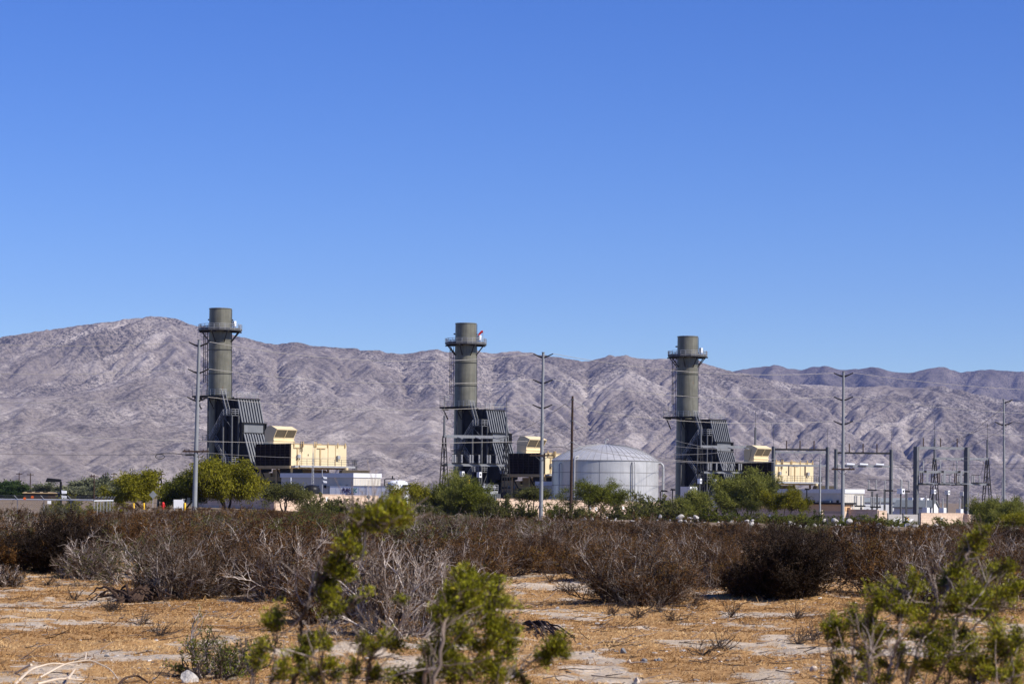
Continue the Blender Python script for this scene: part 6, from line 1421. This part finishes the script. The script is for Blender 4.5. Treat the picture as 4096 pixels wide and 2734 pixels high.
# ================================================================ the two creosote bushes close to the camera
def creosote(label, Dm, ox, oy, sc_, stems, clumps, basepx, seed, rs=.0062):
    gg = np.random.default_rng(seed); w2, f2 = PM(), PM()
    bp = at(basepx, 2000, Dm); B = np.array((bp[0], Dm, float(gz(bp[0], Dm))))
    allp = []
    for k, st in enumerate(stems):
        dz = gg.normal(0, .22); pts = [at(ox+a/sc_, oy+b/sc_, Dm+dz+.08*gg.normal()) for a, b in st['p']]
        if st.get('root', True):
            q = pts[0]; bb = B+np.array((gg.normal(0, .12), gg.normal(0, .12), -.04)); pts = [bb, bb*.62+q*.38+np.array((gg.normal(0, .05), gg.normal(0, .05), 0)), bb*.28+q*.72]+pts
        A = np.array(pts); T_ = np.linspace(0, len(A)-1, 5*(len(A)-1)+1); A = np.stack([np.interp(T_, range(len(A)), A[:, j]) for j in range(3)], 1)
        for _ in range(2): A[1:-1] = (A[:-2]+2*A[1:-1]+A[2:])/4
        A[1:-1] += gg.normal(0, .004, A[1:-1].shape); r = st.get('r', 1.0)*rs
        V, Q = tubes(A[None], np.linspace(r*1.6 if st.get('root', True) else r, r*.45, len(A))[None], 7); w2.add(V, Q, np.clip(.62+gg.normal(0, .12)+gg.normal(0, .06, len(V)), 0, 1)); allp.append(A)
        nt_ = int(7*len(A)/12)+4; k_ = gg.integers(len(A)//3, len(A)-1, nt_); dd = nrm(A[k_+1 if False else np.minimum(k_+1, len(A)-1)]-A[k_-1]+1e-6)
        Pt = grow(gg, A[k_], dd+gg.normal(0, .75, (nt_, 3))+np.array((0, 0, .3)), gg.uniform(.06, .2, nt_), 6, .16, .03); V, Q = tubes(Pt, taper(nt_, 6, .0026, .0011), 4); w2.add(V, Q, np.repeat(gg.uniform(.4, .9, nt_), 24))
    nb_ = 34; azb = gg.uniform(0, 6.28, nb_); tb = gg.uniform(.1, .62, nb_)
    Pb = grow(gg, B+np.stack([np.cos(azb), np.sin(azb), 0*azb], 1)*.1, np.stack([np.sin(tb)*np.cos(azb), np.sin(tb)*np.sin(azb)*.6, np.cos(tb)], 1), gg.uniform(.8, 1.3, nb_), 12, .10, .03); V, Q = tubes(Pb, taper(nb_, 12, .0062, .0018), 5); w2.add(V, Q, np.repeat(gg.uniform(.3, .85, nb_), 60))
    ib_, pb_, db_, tt_ = sprout(gg, Pb, 7, .45, 1.0); Pc = grow(gg, pb_, db_+gg.normal(0, .6, pb_.shape), gg.uniform(.06, .22, len(pb_)), 6, .16, .03); V, Q = tubes(Pc, taper(len(pb_), 6, .0026, .001), 4); w2.add(V, Q, np.repeat(gg.uniform(.3, .9, len(pb_)), 24))
    AP = np.vstack(allp)
    for cx, cy, cr in clumps:
        c0 = at(ox+cx/sc_, oy+cy/sc_, Dm); e = np.linalg.norm((AP-c0)[:, (0, 2)], axis=1); j = int(np.argmin(e)); s0 = AP[j]
        c = at(ox+cx/sc_, oy+cy/sc_, s0[1]+gg.normal(0, .07)); r = cr/sc_/F*Dm*1.0
        m_ = max(6, int(13*cr/100)); far_ = np.linalg.norm(c-s0); tips = c+(gg.normal(0, .56, (m_, 3))+np.array((0, 0, .22)))*r
        st_ = s0+(c-s0)*gg.uniform(0, .8, m_)[:, None]+gg.normal(0, .004, (m_, 3))
        P = np.stack([st_+(tips-st_)*f for f in (0, .3, .6, .85, 1)], 1); P[:, 1:-1] += gg.normal(0, .006, P[:, 1:-1].shape)
        V, Q = tubes(P, taper(m_, 5, .0028, .0013), 4); w2.add(V, Q, np.repeat(gg.uniform(.2, .6, m_), 20))
        if far_ > r: L2 = np.stack([s0+(c-s0)*f for f in (0, .35, .7, 1)], 0)[None]; L2[:, 1:3] += gg.normal(0, .008, (1, 2, 3)); V, Q = tubes(L2, taper(1, 4, .0042, .002), 5); w2.add(V, Q, .55)
        n_ = int(70+470*(cr/100)**1.6); k_ = gg.integers(0, m_, n_); t_ = gg.uniform(.15, 1.0, n_)*3.999; a_ = t_.astype(int); fr = (t_-a_)[:, None]
        p = P[k_, a_]*(1-fr)+P[k_, a_+1]*fr+gg.normal(0, .005+.13*r, (n_, 3)); dd = nrm(P[k_, -1]-P[k_, 0]+1e-6)
        V, Q = blades(gg, p, dd+np.array((0, 0, .7)), .0135, .0058, .85); f2.add(V, Q, np.repeat(np.clip(gg.normal(gg.uniform(.02, .28), .17, n_)+.52*(t_/4), 0, 1), 4))
    o = thing('creosote_bush', label, 'bush', tuple(B), 'creosote bushes beside the camera')
    for nm, pm_, mt in (('branches', w2, 'bark'), ('foliage', f2, 'lnear')):
        me = pm_.mesh(nm, nm == 'branches'); co_ = np.empty(len(me.vertices)*3, np.float32); me.vertices.foreach_get('co', co_); me.vertices.foreach_set('co', (co_.reshape(-1, 3)-B.astype(np.float32)).ravel()); me.update(); link(nm, me, M[mt], o)
def S(*p, r=1.0, root=True): return dict(p=list(p), r=r, root=root)
# central bush: paths and sprays measured in the enlarged photograph (ox, oy, scale)
stems = [S((300, 1700), (330, 1500), (420, 1340), (380, 1180), (392, 1040), (440, 900), (490, 790), (530, 700), (610, 630), (720, 560), (800, 490), (835, 380), (868, 250), (858, 160), (878, 110), r=1.15), S((862, 200), (930, 150), (1000, 95), (1020, 20), r=.6, root=False), S((870, 215), (940, 210), (1050, 190), (1200, 130), r=.5, root=False),
         S((400, 1750), (420, 1560), (440, 1350), (520, 1250), (640, 1090), (700, 1010), (860, 860), r=.8), S((940, 1700), (975, 1400), (980, 1340), (1110, 1180), (1190, 1040), (1245, 860), r=.75),
         S((1500, 1800), (1490, 1400), (1515, 1250), (1580, 1130), (1640, 1070), r=1.2), S((1350, 1800), (1480, 1430), (1560, 1400), (1700, 1180), (1860, 1040), r=1.0), S((1560, 1500), (1620, 1000), (1680, 870), (1720, 780), (1800, 740), (1880, 690), r=.9),
         S((1700, 1800), (1740, 1500), (1880, 1370), (1960, 1230), (2010, 1050), (2070, 760), r=.9), S((1800, 1800), (2060, 1500), (2120, 1300), (2180, 1050), (2260, 1110), r=.7), S((100, 1750), (130, 1500), (170, 1240), (180, 1060), r=.6), S((-60, 1700), (-20, 1450), (10, 1300), r=.5),
         S((2050, 1800), (2120, 1560), (2290, 1420), (2420, 1350), (2560, 1280), r=.7), S((620, 1750), (560, 1450), (600, 1250), r=.6), S((1100, 1800), (1150, 1500), (1300, 1480), r=.6), S((820, 1750), (850, 1500), (930, 1270), (880, 1130), r=.5)]
cl = [(790, 370, 105), (730, 345, 60), (850, 270, 65), (870, 440, 60), (690, 560, 95), (640, 590, 75), (790, 640, 75), (720, 630, 75), (620, 740, 95), (560, 700, 70), (600, 850, 100), (660, 920, 100), (640, 800, 70), (160, 1000, 95), (90, 1040, 60), (60, 1290, 95), (20, 1380, 80), (430, 1230, 105), (390, 1330, 95), (380, 1500, 120), (480, 1530, 100), (600, 1250, 70), (560, 1200, 60),
      (1080, 90, 120), (1180, 80, 110), (1010, 150, 90), (1100, 190, 100), (1210, 170, 95), (1250, 90, 70), (960, 230, 60), (840, 150, 50), (1200, 20, 60), (1290, 180, 60),
      (1770, 650, 85), (1850, 660, 70), (1900, 720, 95), (1640, 870, 105), (1700, 760, 80), (1840, 850, 140), (1780, 920, 110), (1960, 900, 135), (2060, 740, 80), (2020, 800, 60), (2130, 920, 90), (1640, 1020, 105), (1560, 960, 60), (1980, 1060, 120), (2050, 1150, 125), (2120, 1050, 90), (1780, 1190, 120), (1600, 1290, 140), (1500, 1330, 115), (1690, 1400, 140), (1980, 1440, 140), (2130, 1350, 95), (1650, 1500, 140), (1450, 1480, 90), (1850, 1230, 80), (2010, 1250, 90),
      (1230, 1260, 75), (1100, 1200, 75), (900, 1200, 60), (930, 1300, 50), (870, 1450, 70), (1050, 1500, 100), (1230, 1540, 115), (1010, 1230, 50), (830, 880, 45), (970, 770, 35), (1220, 870, 50), (1400, 1540, 90), (1820, 1500, 100), (2080, 1530, 90), (640, 1400, 70), (250, 1450, 80), (700, 1500, 60),
      (2600, 1250, 110), (2560, 1320, 100), (2480, 1340, 95), (2420, 1370, 60), (2650, 1350, 45), (2130, 1130, 55), (2230, 1110, 50), (2180, 1230, 70), (2290, 1560, 60), (2180, 1500, 90)]
creosote('blurred green creosote close to the camera at bottom centre, one stem rising tall', 8.0, 1024, 2000, 2.137, stems, cl, 1480, 1)
stems = [S((1080, 1900), (1190, 1560), (1260, 1380), (1300, 1250), (1390, 1060), (1480, 900), (1550, 720), (1640, 600), (1700, 480), (1740, 400), (1850, 280), r=1.35), S((1400, 1850), (1420, 1560), (1560, 1310), (1620, 1050), (1640, 960), (1750, 860), r=1.0), S((1500, 1850), (1540, 1480), (1600, 1300), (1720, 1130), (1900, 940), (2040, 820), r=.9),
         S((560, 1800), (575, 1540), (560, 1400), (545, 1230), (520, 1100), r=.65), S((760, 1850), (760, 1540), (730, 1400), (720, 1260), (760, 1170), (740, 1040), r=.65), S((640, 1800), (620, 1500), (580, 1420), r=.5), S((900, 1800), (935, 1540), (950, 1350), (935, 1230), (890, 1090), r=.65), S((830, 1800), (870, 1420), (890, 1380), (900, 1280), r=.5),
         S((1050, 1850), (1050, 1550), (1030, 1400), (1080, 1280), (1100, 1200), (1190, 870), (1240, 700), r=.9), S((1150, 1800), (1180, 1450), (1100, 1330), (1010, 1250), r=.5), S((1780, 1900), (1800, 1500), (1790, 1330), (1755, 1240), r=1.0), S((1650, 1850), (1850, 1500), (2000, 1330), (2120, 1230), (2190, 1180), r=.9), S((1850, 1850), (2000, 1550), (2150, 1500), r=.7),
         S((1750, 1000), (1800, 830), (1890, 720), (1890, 640), r=.6, root=False), S((1950, 1850), (2080, 1500), (2180, 1350), r=.7), S((950, 1850), (880, 1560), (680, 1470), r=.5)]
cl = [(540, 1050, 85), (500, 1110, 60), (520, 1180, 60), (590, 1070, 50), (740, 1010, 80), (770, 1110, 100), (810, 1060, 60), (700, 1080, 55), (900, 1100, 90), (930, 1190, 85), (960, 1120, 60), (890, 830, 95), (960, 870, 95), (880, 900, 70), (1250, 690, 80), (1270, 760, 65), (1070, 740, 60), (1180, 980, 105), (1280, 1000, 105), (1100, 950, 60), (1500, 660, 60), (1480, 720, 40),
      (1720, 430, 110), (1760, 360, 90), (1800, 320, 80), (1860, 265, 65), (1700, 540, 60), (1650, 660, 80), (1600, 620, 50), (1940, 620, 95), (1890, 650, 60), (2080, 560, 60), (2090, 620, 45), (1700, 830, 120), (1850, 870, 130), (1780, 950, 130), (2000, 870, 115), (2040, 800, 85), (1600, 850, 95), (1560, 940, 60), (1760, 760, 60), (2130, 740, 60), (1350, 1200, 115), (1450, 1240, 110), (1400, 1140, 80), (1900, 1180, 140), (1960, 1060, 100), (1680, 1340, 150), (1600, 1420, 110), (1850, 1400, 130), (2050, 1330, 140), (2140, 1440, 110), (1950, 1290, 110), (1740, 1250, 100),
      (650, 1250, 65), (620, 1160, 45), (840, 1290, 70), (910, 1300, 60), (850, 1360, 50), (660, 1490, 70), (560, 1540, 80), (620, 1400, 50), (870, 1470, 90), (820, 1540, 70), (1330, 1420, 100), (1250, 1500, 70), (2100, 1180, 100), (1420, 1340, 80), (1140, 1290, 60), (1240, 1120, 70), (1540, 1150, 80), (1650, 1130, 90), (1500, 1050, 60), (960, 1400, 50), (1720, 1500, 110), (1900, 1500, 100), (2100, 1540, 90), (1000, 1520, 60), (1130, 1420, 60)]
creosote('green creosote close to the camera in the bottom right corner', 8.8, 3072, 2000, 2.137, stems, cl, 3720, 2)
